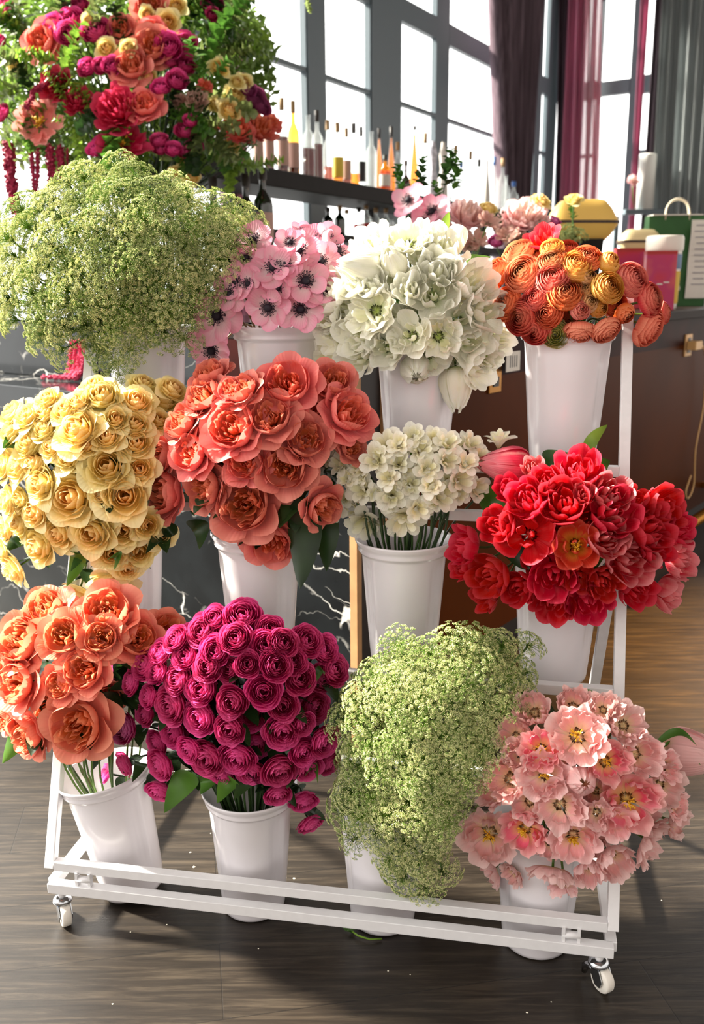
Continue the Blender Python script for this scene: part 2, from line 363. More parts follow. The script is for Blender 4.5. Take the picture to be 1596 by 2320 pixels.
variants('rose_garden', lambda s: rose_garden(s, 1 + .05 * (s % 3)), 4, ['coral', 'peach'])
variants('rosette', lambda s: rose_rosette(s), 4, ['magenta', 'magenta_pink', 'bg_mauve'])
variants('rose_bud', lambda s: rose_rosette(s, 16), 1, ['magenta', 'magenta_pink'])
variants('ranunc', lambda s: ranunc(s), 3, ['ran_' + k for k in RANC])
variants('ranbud', lambda s: ranunc(s, 26, 1.15, .38), 2, ['ran_' + k for k in RANC])
variants('tulip', lambda s: tulip_double(s, .0), 3, ['red_tulip', 'red_pale', 'white_tulip'])
variants('tulip_open', lambda s: tulip_double(s, .45, inner=5), 2, ['orange_tulip', 'red_tulip', 'white_tulip', 'red_pale'])
variants('tulip_ruf', lambda s: tulip_double(s, .2, .1, 9), 3, ['white_tulip', 'red_tulip'])
variants('parrot', lambda s: tulip_parrot(s, .45), 3, ['pink_tulip', 'pink_hot', 'white_tulip'])
variants('parrot_shut', lambda s: tulip_parrot(s, -.15), 2, ['pink_tulip', 'white_tulip'])
variants('tulip_bud', lambda s: tulip_bud(s), 1, ['red_pale', 'red_tulip'])
variants('parrot_bud', lambda s: tulip_bud(s, .1, 1.8), 2, ['white_tulip', 'pink_tulip'])
variants('freesia', lambda s: freesia_fl(s, .8 + .15 * (s % 3)), 3, ['freesia'])
variants('peony_open', lambda s: peony_open(s), 2, ['coral_pink', 'bg_red', 'bg_dusty', 'bg_pale'])
variants('peony_full', lambda s: peony_full(s), 2, ['bg_pale', 'bg_red', 'coral', 'bg_dusty'])

# anemone petal, disc and stamens
random.seed(3); ANP = []
for i in range(3):
    b = Bloom(); b.petal(0, .74, (.5, -.02), (1.0, .22), .5, round_=.32, ruf=.05, rf=U(.8, 1.5), ph=U(0, 6), curl=.03, cup=.35, nu=8, nv=7, wpow=.8); ANP.append(b.mesh('petal', 'anemone'))
def anemone_center():
    m = MB(); m.lathe([(0.001, .2), (.08, .19), (.13, .14), (.14, .07), (.06, .0), (.001, 0)], 14); c = mesh('center_button', m.v, m.f, 'anemone_center')
    m = MB(); random.seed(5)
    for i in range(64):
        a = 2 * PI * i / 64 * 1.0; R = U(.2, .33); z = U(.08, .2)
        e = Vector((R * math.cos(a), R * math.sin(a), z)); m.tube([(0.03 * math.cos(a), .03 * math.sin(a), .03), e], .008, 3, False)
        m.lathe([(0.001, -.03), (.022, 0), (.001, .03)], 4, e)
    return c, mesh('stamen_ring', m.v, m.f, 'stamen_dark')
ANC, ANS = anemone_center()
def yellow_center(n=26, R=.26, H=.35):
    m = MB(); random.seed(6)
    for i in range(n):
        a = U(0, 2 * PI); r = U(.05, R); h = U(.6, 1) * H
        m.tube([(0, 0, 0), (r * .5 * math.cos(a), r * .5 * math.sin(a), h * .6), (r * math.cos(a), r * math.sin(a), h)], [.012, .012, .03], 4)
    return mesh('stamens', m.v, m.f, 'stamen_yellow')
YC = yellow_center()

# leaves
def leaf_blade(L=1.0, W=.3, bend=.25, fold=.25, n=8, tipw=1.0, wav=0):
    vs = []; fs = []
    for i in range(n + 1):
        t = i / n; w = W * math.sin(PI * min(1, t ** .75 * .97 + .02)) ** .8 * (1 if i < n else .05)
        z = -bend * t * t
        for j, k in enumerate((-1, -.5, 0, .5, 1)):
            vs.append((t * L, w * k, z + fold * abs(k) * w + wav * math.sin(t * 12) * abs(k)))
    for i in range(n):
        for j in range(4): q = i * 5 + j; fs.append((q, q + 5, q + 6, q + 1))
    return vs, fs
def leafmesh(name, mat, **k): v, f = leaf_blade(**k); return mesh(name, v, f, mat)
LF_ROSE = [leafmesh('leaf', 'leaf_dark', W=.28, bend=.2), leafmesh('leaf', 'leaf_dark', W=.33, bend=.5, wav=.01)]
LF_MID = [leafmesh('leaf', 'leaf_mid', W=.3, bend=.25)]
def leaf_world(parent, P, d, L, up=UP, meshes=LF_ROSE, name='leaf'):
    """leaf growing at world point P along d"""
    d = Vector(d).normalized(); y = up.cross(d)
    if y.length < .05: y = E1.copy()
    y.normalize(); z = d.cross(y); q = Matrix((d, y, z)).transposed().to_quaternion()
    return link(name, random.choice(meshes), parent, P - parent.location, q, L)
def blade_px(parent, p0, p1, s0, s1, w, mat='leaf_mid', bow=0.03, name='leaf'):
    """long leaf from pixel p0 to pixel p1, at rack depths s0 and s1, half width w metres"""
    A, _ = at_s(*p0, s0); B, _ = at_s(*p1, s1); d = B - A; side = d.cross(-E2).normalized(); n = side.cross(d).normalized()
    vs = []; fs = []; N = 12
    for i in range(N + 1):
        t = i / N; c = A + d * t + (n * -1 + UP * .3) * bow * math.sin(PI * t); ww = w * (math.sin(PI * min(.985, t ** .8 * .97 + .03)) ** .75) * (1 if i < N else .05)
        for k in (-1, -.4, .4, 1): vs.append(c + side * ww * k + n * abs(k) * ww * -.35 - parent.location)
    for i in range(N):
        for j in range(3): q = i * 4 + j; fs.append((q, q + 1, q + 5, q + 4))
    return link(name, mesh(name, vs, fs, mat), parent)

# ------------------------------------------------------------------ buckets and the rack
def groove(a, r, z, i):
    # four shallow flutes that run down from the rim and fade out with rounded ends
    d = 0
    for c in (-1.0, 1.0, 2.25, -2.25):
        x = math.atan2(math.sin(a - (c - PI / 2)), math.cos(a - (c - PI / 2)))
        k = max(0, 1 - (x / .2) ** 2); e = max(0, min(1, (z - .06) / .03)) * max(0, min(1, (.225 - z) / .012))
        d += min(1, k * 1.6) * e * .0042
    return r - d
BH, BR = .262, .0805
def bucket_mesh():
    m = MB(); prof = []
    prof += [(.001, .004), (.052, .004), (.056, .0), (.0615, .002), (.0625, .008)]
    for i in range(1, 13): t = i / 12; prof.append((.0625 + (BR - .0625) * t ** .9, .008 + .222 * t))
    prof += [(BR + .001, .234), (BR + .006, .237), (BR + .0075, .2405), (BR + .006, .244), (BR + .009, .25), (BR + .0135, .258), (BR + .0135, BH), (BR + .011, BH), (BR + .008, .256), (BR + .002, .242)]
    for i in range(8): t = i / 7; prof.append((BR - .002 - .018 * t, .236 - .226 * t))
    prof.append((.001, .0095))
    m.lathe(prof, 72, fn=groove); return mesh('bucket', m.v, m.f, 'bucket')
BUCKET = bucket_mesh()
BUCK = {}
def bucket(key, px, py, s, z, label, tilt=None):
    P, t = at_s(px, py, s); r, _ = rs_of(P); base = rk(r, s, z)
    o = link('flower_bucket', BUCKET, None, base, Quaternion((0, 0, 1), -TH))
    if tilt: o.rotation_quaternion = Quaternion(E2, tilt) @ Quaternion((0, 0, 1), -TH)
    tag(o, label, 'bucket', 'white flower buckets on the rack')
    up = o.rotation_quaternion @ UP
    BUCK[key] = (base + up * BH, up, base)
Z1, Z2 = .868, .478
bucket('lace_big', 335, 830, 1.80, Z1, 'white bucket holding the large green lace flowers, top tier at the left end')
bucket('anemone', 630, 830, 1.79, Z1, 'white bucket holding the pink anemones with dark centres')
bucket('white_tulip', 947, 860, 1.78, Z1, 'white bucket holding the ruffled white tulips on the top tier')
bucket('ranunculus', 1283, 850, 1.78, Z1, 'white bucket holding the orange ranunculus, top tier at the right end')
bucket('cream', 283, 1300, 1.66, Z2, 'white bucket holding the cream yellow roses')
bucket('coral', 590, 1330, 1.655, Z2, 'white bucket holding the coral garden roses on the middle tier')
bucket('freesia', 915, 1330, 1.65, Z2, 'white bucket holding the cream freesias with its rim in full view')
bucket('red_tulip', 1259, 1400, 1.65, Z2, 'white bucket holding the red double tulips')
def floor_bucket(key, px, py, label, tilt=None):
    P = at_z(px, py, 0); r, s = rs_of(P); base = rk(r, s + .062, .001)
    o = link('flower_bucket', BUCKET, None, base, Quaternion((0, 0, 1), -TH))
    if tilt: o.rotation_quaternion = Quaternion(E2, tilt) @ Quaternion((0, 0, 1), -TH); o.location.z += abs(math.sin(tilt)) * .062
    tag(o, label, 'bucket', 'white flower buckets on the rack'); up = o.rotation_quaternion @ UP
    BUCK[key] = (o.location + up * BH, up, base)
floor_bucket('peach', 276, 2061, 'white bucket on the floor holding the peach garden roses, leaning left', -.18)
floor_bucket('magenta', 556, 2092, 'white bucket on the floor holding the magenta spray roses')
floor_bucket('lace_small', 857, 2124, 'white bucket on the floor under the smaller bunch of lace flowers')
floor_bucket('pink_tulip', 1215, 2178, 'white bucket on the floor holding the ruffled pink tulips')

rack = empty('flower_rack', rk(-.32, 1.4, 0))
tag(rack, 'white metal rolling tiered flower rack standing in front of the marble bar', 'flower rack')
def rpart(m, name, mat='metal_white', parent=None, bevel=.0012, smooth=False):
    p = parent or rack
    off = p.location if p is rack else rack.location + p.location
    m.v = [tuple(Vector(v) - off) for v in m.v]
    return m.build(name, mat, p, smooth, bevel=bevel)
RL, RR = -.852, .203   # rack ends
W = .019
def ls(h): return 1.398 + .349 * (h - .1)
for r in (RL, RR): rpart(MB().bar(rk(r, ls(.115), .115), rk(r, ls(1.19), 1.19), W, W, E2), 'side_rail')
for h in (.122, .50, .79, .875, 1.175): rpart(MB().bar(rk(RL + W / 2, ls(h), h), rk(RR - W / 2, ls(h), h), W, W), 'cross_bar')
for kb, zb in (('lace_big', Z1), ('anemone', Z1), ('white_tulip', Z1), ('ranunculus', Z1), ('cream', Z2), ('coral', Z2), ('freesia', Z2), ('red_tulip', Z2)):
    rb, sb_ = rs_of(BUCK[kb][2])   # two prongs under every raised bucket
    for dr in (-.035, .035): rpart(MB().bar(rk(rb + dr, ls(zb), zb - .007), rk(rb + dr, sb_ + .055, zb - .007), .012, .012), 'bucket_prong')
for r in (RL + .006, RR - .02): rpart(MB().bar(rk(r, ls(.65) + .012, .66), rk(r, 1.955, .085), W, W, E2), 'rear_leg')
rpart(MB().bar(rk(RL, 1.95, .085), rk(RR, 1.95, .085), W, W), 'base_rear_bar')
rpart(MB().bar(rk(RL - .003, 1.398, .078), rk(RR + .003, 1.398, .078), .02, .021), 'base_front_bar')
for r in (RL, RR): rpart(MB().bar(rk(r, 1.405, .079), rk(r, 1.95, .079), W, W), 'base_side_bar')
for r in (RL + .07, RR - .07):
    hg = rpart(MB().tube([rk(r - .016, 1.398, .1), rk(r + .016, 1.398, .1)], .0065, 12), 'hinge', bevel=0, smooth=True)
    for k in (-.013, .013): rpart(MB().bar(rk(r + k, 1.398, .086), rk(r + k, 1.398, .116), .005, .012), 'hinge_plate', parent=None, bevel=0)
def caster(r, s):
    c = empty('caster', rk(r, s, 0) - rack.location); c.parent = rack
    z = lambda m, n, mt, sm=True: rpart(m, n, mt, c, 0, sm)
    P = rk(r, s, 0)
    z(MB().tube([P + UP * .05, P + UP * .07], .0075, 14), 'swivel_stem', 'metal_white')
    z(MB().lathe([(.001, .057), (.012, .057), (.017, .053), (.019, .048), (.017, .044), (.001, .043)], 24, P), 'swivel_bearing', 'chrome')
    ax = Quaternion((0, 0, 1), U(.3, .7)) @ E1; fw = ax.cross(UP); ctr = P + fw * .012 + UP * .0225
    wh = MB()
    prof = [(.001, -.009), (.02, -.009), (.0225, -.006), (.0225, .006), (.02, .009), (.001, .009)]
    n0 = 24
    for (rr, zz) in prof:
        for k in range(n0): a = 2 * PI * k / n0; wh.v.append(tuple(ctr + (fw * math.cos(a) + UP * math.sin(a)) * rr + ax * zz))
    for i in range(len(prof) - 1):
        for k in range(n0): q = i * n0 + k; q2 = i * n0 + (k + 1) % n0; wh.f.append((q, q2, q2 + n0, q + n0))
    z(wh, 'wheel', 'nylon')
    for sg in (-1, 1):
        m = MB(); vs = []
        for rr_ in (0, .0016):
            for (a_, b_) in ((-.006, .044), (.014, .044), (.023, .026), (.018, .013), (.006, .013), (-.004, .028)): vs.append(P + fw * a_ + UP * b_ + ax * sg * (.0112 + rr_))
        m.add(vs, [(0, 1, 2, 3, 4, 5)[::-1], (6, 7, 8, 9, 10, 11)] + [(i, (i + 1) % 6, 6 + (i + 1) % 6, 6 + i) for i in range(6)]); z(m, 'fork_plate', 'chrome', False)
    lev = MB().tube([P + fw * .008 + UP * .034 - ax * .004, P - fw * .02 + UP * .03, P - fw * .032 + UP * .018, P - fw * .034 + UP * .004], [.0075, .008, .007, .005], 8)
    z(lev, 'brake_lever', 'chrome')
for r, s in ((RL + .02, 1.40), (RR - .02, 1.40), (RL + .02, 1.94), (RR - .02, 1.94)): caster(r, s)

# ------------------------------------------------------------------ placing flowers
ORD = ['first', 'second', 'third', 'fourth', 'fifth', 'sixth', 'seventh', 'eighth', 'ninth', 'tenth', 'eleventh', 'twelfth', 'thirteenth', 'fourteenth', 'fifteenth', 'sixteenth', 'seventeenth', 'eighteenth', 'nineteenth', 'twentieth']
NAMES = {}
def label_rows(items, where, rows):
    """items: list of (x, y, desc, root). Unique place words: row counted from the top, order from the left"""
    it = sorted(items, key=lambda a: a[1]); n = len(it); k = math.ceil(n / rows)
    ext = {}
    byx = sorted(items, key=lambda a: a[0])
    ext[id(byx[0][3])] = 'farthest left'; ext[id(byx[-1][3])] = 'farthest right'; ext[id(it[0][3])] = 'topmost'; ext[id(it[-1][3])] = 'lowest'
    for ri in range(rows):
        row = sorted(it[ri * k:(ri + 1) * k], key=lambda a: a[0])
        for ci, (x, y, d, o) in enumerate(row):
            rn = 'top' if ri == 0 else ('bottom' if ri == rows - 1 else ORD[ri])
            if id(o) in ext: o['label'] = '%s, %s flower of %s' % (d, ext[id(o)], where)
            elif ci == 0: o['label'] = '%s, left end of the %s row of %s' % (d, rn, where)
            elif ci == len(row) - 1: o['label'] = '%s, right end of the %s row of %s' % (d, rn, where)
            else: o['label'] = '%s, %s from left in %s row of %s' % (d, ORD[ci], rn, where)
def stem_to(root, P, n, buck, r=.0022, mat='stem', spread=.7, name='stem', nseg=9):
    rim, up, base = buck; d = P - rim; h = Vector((d.x, d.y, 0)); L = max(.08, (P - rim).length)
    tgt = rim - up * .012 + (h.normalized() * min(BR * spread, h.length * .55) if h.length > 1e-4 else Vector((0, 0, 0))) + Vector((U(-1, 1), U(-1, 1), 0)) * .012
    low = base + up * .03 - (h.normalized() * .02 if h.length > 1e-4 else Vector())
    c1 = P - n * L * .33; c2 = tgt + (up * .9 + (h.normalized() * .35 if h.length > 1e-4 else Vector())) * L * .35
    pts = []
    for i in range(nseg + 1):
        t = i / nseg; pts.append(P * (1 - t) ** 3 + c1 * 3 * t * (1 - t) ** 2 + c2 * 3 * t * t * (1 - t) + tgt * t ** 3)
    pts.append(low); m = MB().tube([p - root.location for p in pts], r, 6); m.build(name, mat, root, True)
    return pts
def place(B, it, kind, mat, name, desc, cat, opts={}):
    cx, cy, hw, hh, sc, b = B['dome']; x, y, d = it
    u = (x - cx) / hw; v = (y - cy) / hh; q = u * u + v * v; w = math.sqrt(max(.03, 1 - q))
    s = sc - b * w + U(-.008, .008) + opts.get('ds', 0)
    P, t = at_s(x, y, s); R = d * t / F_PX / 2
    n = (E1 * u * .9 - UP * v * .75 - E2 * (.75 * w + .25) + UP * B.get('lift', .35)) + Vector((U(-1, 1), U(-1, 1), U(-1, 1))) * .1
    if 'n' in opts: a, c, e = opts['n']; n = E1 * a + UP * c - E2 * e
    n.normalize(); key = kind
    sz = opts.get('size', 1.0)
    root = empty(name, P - n * R * CEN.get(kind, .5))
    q_ = quat(n, U(0, 6.28))
    me = random.choice(BL[kind + ':' + mat]); bl = link('bloom', me, root, (0, 0, 0), q_, R * sz / B.get('norm', .84))
    if opts.get('yc'): link('stamens', YC, root, n * R * .12, q_, R * 1.15)
    # green calyx under the bloom
    if B.get('calyx', True):
        m = CALYX; link('calyx', m, root, (0, 0, 0), q_, R * .9)
    pts = stem_to(root, Vector(root.location), n, BUCK[B['bucket']], B.get('stem_r', .0022), B.get('stem_mat', 'stem'), B.get('spread', .7))
    for j in range(B.get('leaves', 2) * 2):
        p = pts[1 + (j % 4)] ; a = U(0, 6.28); dd = (Vector((math.cos(a), math.sin(a), U(-.5, .3))))
        leaf_world(root, p, dd, U(.035, .06) * B.get('leaf_scale', 1), meshes=B.get('leaf_mesh', LF_ROSE))
    tag(root, None, cat, B['group']); return (x, y, desc, root)
b = Bloom()
for i in range(5): b.petal(i * 2 * PI / 5, .35, (.3, -.06), (.62, .12), 0, nu=2, nv=4, round_=.6, curl=.1)
CALYX = mesh('calyx', b.v, b.f, 'leaf_mid')
def size_word(d, mean): return 'large ' if d > mean * 1.18 else ('small ' if d < mean * .82 else '')

def bouquet(B, crop, items, default):
    ox, oy, k = crop; out = []; mean = sum(i[2] for i in items) / len(items)
    for it in items:
        x, y, d = ox + it[0] / k, oy + it[1] / k, it[2] / k; o = dict(default)
        if len(it) > 3: o.update(it[3])
        desc = size_word(it[2], mean) + o['desc']
        out.append(place(B, (x, y, d), o['kind'], o['mat'], o['name'], desc, o['cat'], o))
    label_rows(out, B['where'], B['rows']); return out

# cream roses
CREAM = [(840,290,290),(1120,330,250),(1340,320,260),(1420,230,220),(1180,190,210),(780,200,210),(110,430,240),(230,440,220),(370,420,200),(540,400,230),(640,330,200),(390,310,190),(640,560,330),(100,570,230),(370,560,200),(880,620,220),(1110,510,220),(1120,670,250),(570,790,210),(240,680,250),(430,700,190),(30,850,220),(160,850,240),(290,830,230),(880,860,330),(1150,880,220),(340,1000,270),(590,1120,370),(1030,1100,340),(60,1140,230),(170,1130,190),(830,1090,170),(290,1230,240),(330,1510,290),(490,1400,260),(760,1400,310),(1020,1380,260),(1210,1340,210),(1330,1420,190),(920,1570,240),(1140,1550,240),(1050,1690,200),(910,1840,290,{'n':(.1,-.5,.7)}),(640,1900,230,{'n':(-.2,-.7,.5)}),(110,1700,250,{'n':(-.6,-.3,.7)}),(20,1560,170),(40,1380,190),(170,1330,210),(1310,480,170),(720,690,160),(-20,700,190),(950,470,190)]
BC = dict(dome=(190,1110,245,280,1.665,.17), bucket='cream', group='cream yellow roses in the middle tier bucket', where='the cream rose bunch', rows=6, leaves=2, lift=.3, norm=.76)
cream = bouquet(BC, (0, 820, 3.627), CREAM, dict(kind='rose_std', mat='cream', name='cream_rose', desc='cream yellow rose', cat='rose'))
# coral garden roses, middle tier
CORAL = [(480,130,240),(450,265,270),(690,230,240,{'n':(-.3,.5,.4)}),(970,190,340,{'n':(.05,.45,.75)}),(1250,170,270,{'n':(.3,.5,.6)}),(1350,370,330,{'n':(.55,.5,.5)}),(860,400,310),(310,430,280),(630,460,360),(1080,540,290),(180,640,240),(370,620,290),(710,680,280),(950,710,330),(210,870,320),(450,830,300),(700,940,410,{'n':(.0,.2,.95)}),(870,1180,310,{'n':(.15,-.25,.9)}),(1190,960,270,{'n':(.6,-.2,.5)}),(1370,600,170),(610,230,180),(1080,330,240,{'ds':.05}),(560,600,200,{'ds':.05}),(820,560,200,{'ds':.05}),(590,1060,200,{'ds':.06})]
BO = dict(dome=(590,1040,275,260,1.665,.175), bucket='coral', group='coral garden roses in the middle tier bucket', where='the coral rose bunch', rows=5, leaves=2, norm=.86, lift=.3, leaf_scale=1.3)
coral = bouquet(BO, (300, 800, 2.752), CORAL, dict(kind='rose_garden', mat='coral', name='garden_rose', desc='coral garden rose', cat='rose'))
# peach garden roses, bottom tier
PEACH = [(370,190,390),(880,210,430,{'n':(.1,.6,.6)}),(180,440,430),(520,400,340),(830,420,300),(1130,420,340,{'n':(.4,.5,.6)}),(1370,370,310,{'n':(.5,.6,.4)}),(150,790,400),(700,670,350),(500,800,280),(230,1190,370),(640,1130,480,{'n':(.0,.15,.95)}),(40,1080,240),(20,620,260),(1180,560,220,{'ds':.05}),(400,1000,230,{'ds':.06}),(900,900,200,{'ds':.08})]
BP = dict(dome=(170,1560,255,215,1.545,.17), bucket='peach', group='peach garden roses in the floor bucket', where='the peach rose bunch', rows=4, leaves=2, norm=.78, lift=.25, leaf_scale=1.2)
peach = bouquet(BP, (0, 1330, 3.627), PEACH, dict(kind='rose_garden', mat='peach', name='garden_rose', desc='peach garden rose', cat='rose'))
# magenta spray roses
mp = {'mat': 'magenta_pink', 'desc': 'pinker magenta spray rose'}
MAG = [(790,130,160),(950,110,210),(720,200,190),(910,245,190),(1110,190,160),(1090,290,190),(1330,260,190),(1430,310,180),(620,350,180),(790,320,180),(470,330,160),(570,490,180),(450,440,160),(750,410,180),(710,540,200),(870,430,150),(980,400,150),(1145,405,190),(1290,480,190),(1075,560,200),(1190,640,180),(400,585,140),(530,640,220),(890,620,190),(700,710,210),(875,780,185),(1190,790,220),(1310,750,140),(1430,850,190),(740,950,220),(920,950,210),(1000,1030,170),(1170,1020,210),(1310,910,170),(1340,1000,170),(640,900,170),(470,990,190),(470,1140,170,{'n':(-.1,-.4,.8)}),
 (250,770,200,dict(mp, n=(-.4,.2,.8))),(150,460,190,dict(mp, n=(-.4,.5,.6))),(300,500,160),(155,1030,130,dict(kind='rose_bud', mat='magenta_pink', desc='magenta rosebud', n=(-.7,.4,.3))),(260,980,150),(1160,1160,160),(1310,1200,170,{'n':(.3,-.4,.7)}),(1350,1330,160,{'n':(.5,-.5,.5)}),(1490,430,180),(1460,980,140),(830,1050,140),(560,250,160),(380,400,180),(1190,270,170),(1250,380,160),(540,800,170,{'ds':.05}),(600,830,150,{'ds':.06}),(1000,700,180,{'ds':.05}),(1420,480,160,{'ds':.04}),(1030,870,170,{'ds':.06}),(1080,440,160,{'ds':.05}),(640,240,160,{'ds':.04}),(1020,180,170,{'ds':.03}),(1380,650,180,{'ds':.04}),(520,540,170,{'ds':.05}),(450,860,150,{'ds':.05}),(1290,620,160,{'ds':.05}),(830,500,150,{'ds':.05}),(380,690,140,{'ds':.05})]
BM = dict(dome=(515,1600,300,285,1.545,.18), bucket='magenta', group='magenta spray roses in the floor bucket', where='the magenta bunch', rows=7, leaves=2, lift=.25, norm=.96, stem_mat='stem_dark')
mag = bouquet(BM, (180, 1350, 2.574), MAG, dict(kind='rosette', mat='magenta', name='spray_rose', desc='magenta spray rose', cat='rose'))
# white tulips
wo = {'kind': 'tulip_open', 'desc': 'open white tulip'}; wb = {'kind': 'parrot_bud', 'desc': 'closed white tulip'}; wr = {'kind': 'parrot', 'desc': 'frilled white tulip'}
WT = [(930,110,190),(1100,80,210,wr),(1280,130,220),(880,220,150,dict(wb, n=(-.7,.1,.4))),(1030,190,120,wb),(740,340,200),(920,300,160),(840,300,150),(1110,330,150),(720,440,180,wr),(930,420,230,wr),(1220,340,230),(1410,290,210),(1250,230,190),(870,530,220),(1110,540,200,dict(wo, n=(-.2,.2,.8))),(1250,550,180,wr),(1470,420,210),(1350,470,190,wo),(750,540,170),(720,640,210,wo),(870,650,180),(1000,600,180),(1200,640,180,wr),(1390,570,200),(1440,690,190),(1540,560,150),(1330,790,150,dict(wb, n=(.05,-1,.2))),(1140,710,130,wb),(1490,640,140,wr),(1050,290,150,{'ds':.04}),(1150,450,170,{'ds':.04}),(1010,480,150,{'ds':.05}),(1330,360,170,{'ds':.04}),(1000,100,160,{'ds':.04}),(800,420,160,{'ds':.04}),(1300,660,150,{'ds':.04}),(1180,170,150,{'ds':.03})]
BW = dict(dome=(935,710,240,215,1.81,.16), bucket='white_tulip', group='white tulips on the top tier', where='the white bunch', rows=5, leaves=0, lift=.25, norm=.86, calyx=False)
wt = bouquet(BW, (400, 500, 2.1), WT, dict(kind='tulip_ruf', mat='white_tulip', name='tulip', desc='ruffled white tulip', cat='tulip'))
# red tulips
ro = dict(kind='tulip_open', mat='orange_tulip', desc='open orange red tulip', yc=True); rp = dict(mat='red_pale', desc='pale streaked red tulip')
RTU = [(400,420,220,dict(kind='tulip_bud', mat='red_pale', desc='closed pink red tulip', n=(-.95,.15,.3))),(830,440,260),(740,640,270),(640,520,180),(530,620,230),(420,560,170),(870,590,130,rp),(1030,580,220,rp),(1040,700,280),(520,830,330,dict(kind='tulip_open', desc='wide open red tulip')),(350,780,210),(820,900,260,ro),(1000,850,230,rp),(1340,680,250),(1260,790,270),(1140,970,290,rp),(150,900,220,{'n':(-.8,.2,.4)}),(300,1080,250),(470,1150,200),(680,1080,260),(690,1230,240),(900,1230,250),(990,1120,200),(1180,1160,220),(1370,1180,220,rp),(1440,980,210,rp),(1440,800,180),(840,1090,180,dict(kind='tulip_open', desc='wide open red tulip')),(270,1210,170),(130,1030,150),(1300,920,200),(700,760,200,{'ds':.05}),(900,760,200,{'ds':.05}),(1180,640,180,{'ds':.05}),(600,980,190,{'ds':.06}),(1080,1030,180,{'ds':.05}),(560,430,130,rp)]
BR_ = dict(dome=(1290,1225,285,200,1.635,.18), bucket='red_tulip', group='red double tulips in the middle tier bucket', where='the red bunch', rows=5, leaves=0, lift=.3, norm=.86, calyx=False)
rt = bouquet(BR_, (1000, 900, 2.678), RTU, dict(kind='tulip', mat='red_tulip', name='tulip', desc='red double tulip', cat='tulip'))
# pink tulips
ph = dict(kind='parrot', mat='pink_hot', desc='open deep pink tulip', yc=True); po = dict(yc=True, desc='open pale pink tulip'); ps = dict(kind='parrot_shut', desc='half closed pale pink tulip')
PT = [(520,240,200,ps),(430,180,150,ps),(780,200,190,ps),(970,230,190),(1110,330,250),(800,400,330,dict(po, n=(-.1,.5,.7))),(570,490,240,ph),(990,570,250,ph),(1200,520,240,ps),(400,400,220),(430,520,180),(350,680,240,ps),(590,650,280,po),(830,690,160,dict(kind='parrot_bud', desc='closed pale pink tulip')),(1130,830,340,dict(ph, n=(.2,.2,.9))),(1350,720,260),(1370,600,180),(690,850,280),(490,830,220),(240,1040,320,dict(po, n=(-.15,.1,.95))),(460,1010,270,ph),(780,1060,290,po),(1050,950,220),(1270,1080,290,{'n':(.7,-.2,.4)}),(1040,1200,230,ps),(640,1280,260,{'n':(-.1,-.8,.5)}),(250,1250,210),(390,1280,150),(880,1270,190,ps),(710,1370,170,{'n':(0,-.9,.3)}),(1505,510,270,dict(kind='parrot_bud', desc='closed pale pink tulip on a long stem', n=(.9,.05,.2), ds=.02)),(1430,950,200),(930,900,180),(1430,850,180),(260,760,180,ps),(680,560,160,{'ds':.05}),(920,760,180,{'ds':.05}),(620,1100,180,{'ds':.05}),(900,1100,180,{'ds':.05}),(1240,920,180,{'ds':.04})]
BT = dict(dome=(1310,1800,270,255,1.50,.18), bucket='pink_tulip', group='ruffled pink tulips in the floor bucket', where='the pink bunch', rows=5, leaves=0, lift=.25, norm=.86, calyx=False)
pt = bouquet(BT, (1020, 1520, 2.77), PT, dict(kind='parrot', mat='pink_tulip', name='tulip', desc='ruffled pale pink tulip', cat='tulip'))
# ranunculus
def rc(c, w, bud=False, **k): return dict(mat='ran_' + c, desc=w + (' ranunculus bud' if bud else ' ranunculus'), **({'kind': 'ranbud'} if bud else {}), **k)
RN = [(530,470,230,dict(kind='tulip_open', mat='orange_tulip', desc='loose open orange ranunculus')),(360,560,190,rc('peach','peach')),(395,700,225,rc('peach','large peach')),(215,700,200,rc('orange','orange')),(600,730,200,rc('pink','coral pink')),(590,620,180,rc('peach','pale peach')),(680,830,210,rc('orange','rusty orange')),(750,650,210,rc('yellow','golden')),(820,600,180,rc('orange','orange')),(820,730,130,rc('buff','buff',True)),(800,810,120,rc('buff','buff pink',True)),(835,890,115,rc('buff','buff',True)),(780,940,120,rc('pink','pink',True)),(960,790,190,rc('yellow','yellow')),(970,620,130,rc('yellow','yellow',True)),(905,930,110,rc('yellow','ochre',True)),(1120,740,215,rc('pink','rosy')),(1240,870,200,rc('redr','red')),(1230,1060,230,rc('coral','drooping coral',n=(.7,-.3,.5))),(1075,970,120,rc('orange','orange',True,n=(.3,-.3,.8))),(390,990,220,rc('redr','reddish orange')),(290,900,200,rc('orange','orange')),(480,860,160,rc('pink','pink')),(560,960,180,rc('flame','flame orange')),(610,1100,170,rc('green','green centred',n=(.0,-.1,.95))),(770,1090,190,rc('coral','drooping coral',n=(.0,-.9,.5))),(950,1080,175,rc('coral','salmon',n=(.4,-.6,.6))),(480,1070,190,rc('redr','red')),(590,530,140,rc('yellow','yellow')),(690,540,130,rc('flame','orange',ds=.04)),(520,780,160,rc('redr','red',ds=.04)),(700,1000,150,rc('flame','flame',ds=.05)),(1000,900,160,rc('flame','flame',ds=.05)),(1330,960,130,rc('redr','red',ds=.02)),(480,600,150,rc('flame','flame',ds=.04))]
BN = dict(dome=(1300,680,215,160,1.81,.14), bucket='ranunculus', group='ranunculus on the top tier', where='the ranunculus bunch', rows=4, leaves=0, lift=.2, norm=.86)
rn = bouquet(BN, (1050, 380, 2.923), RN, dict(kind='ranunc', mat='ran_orange', name='ranunculus', desc='orange ranunculus', cat='ranunculus'))

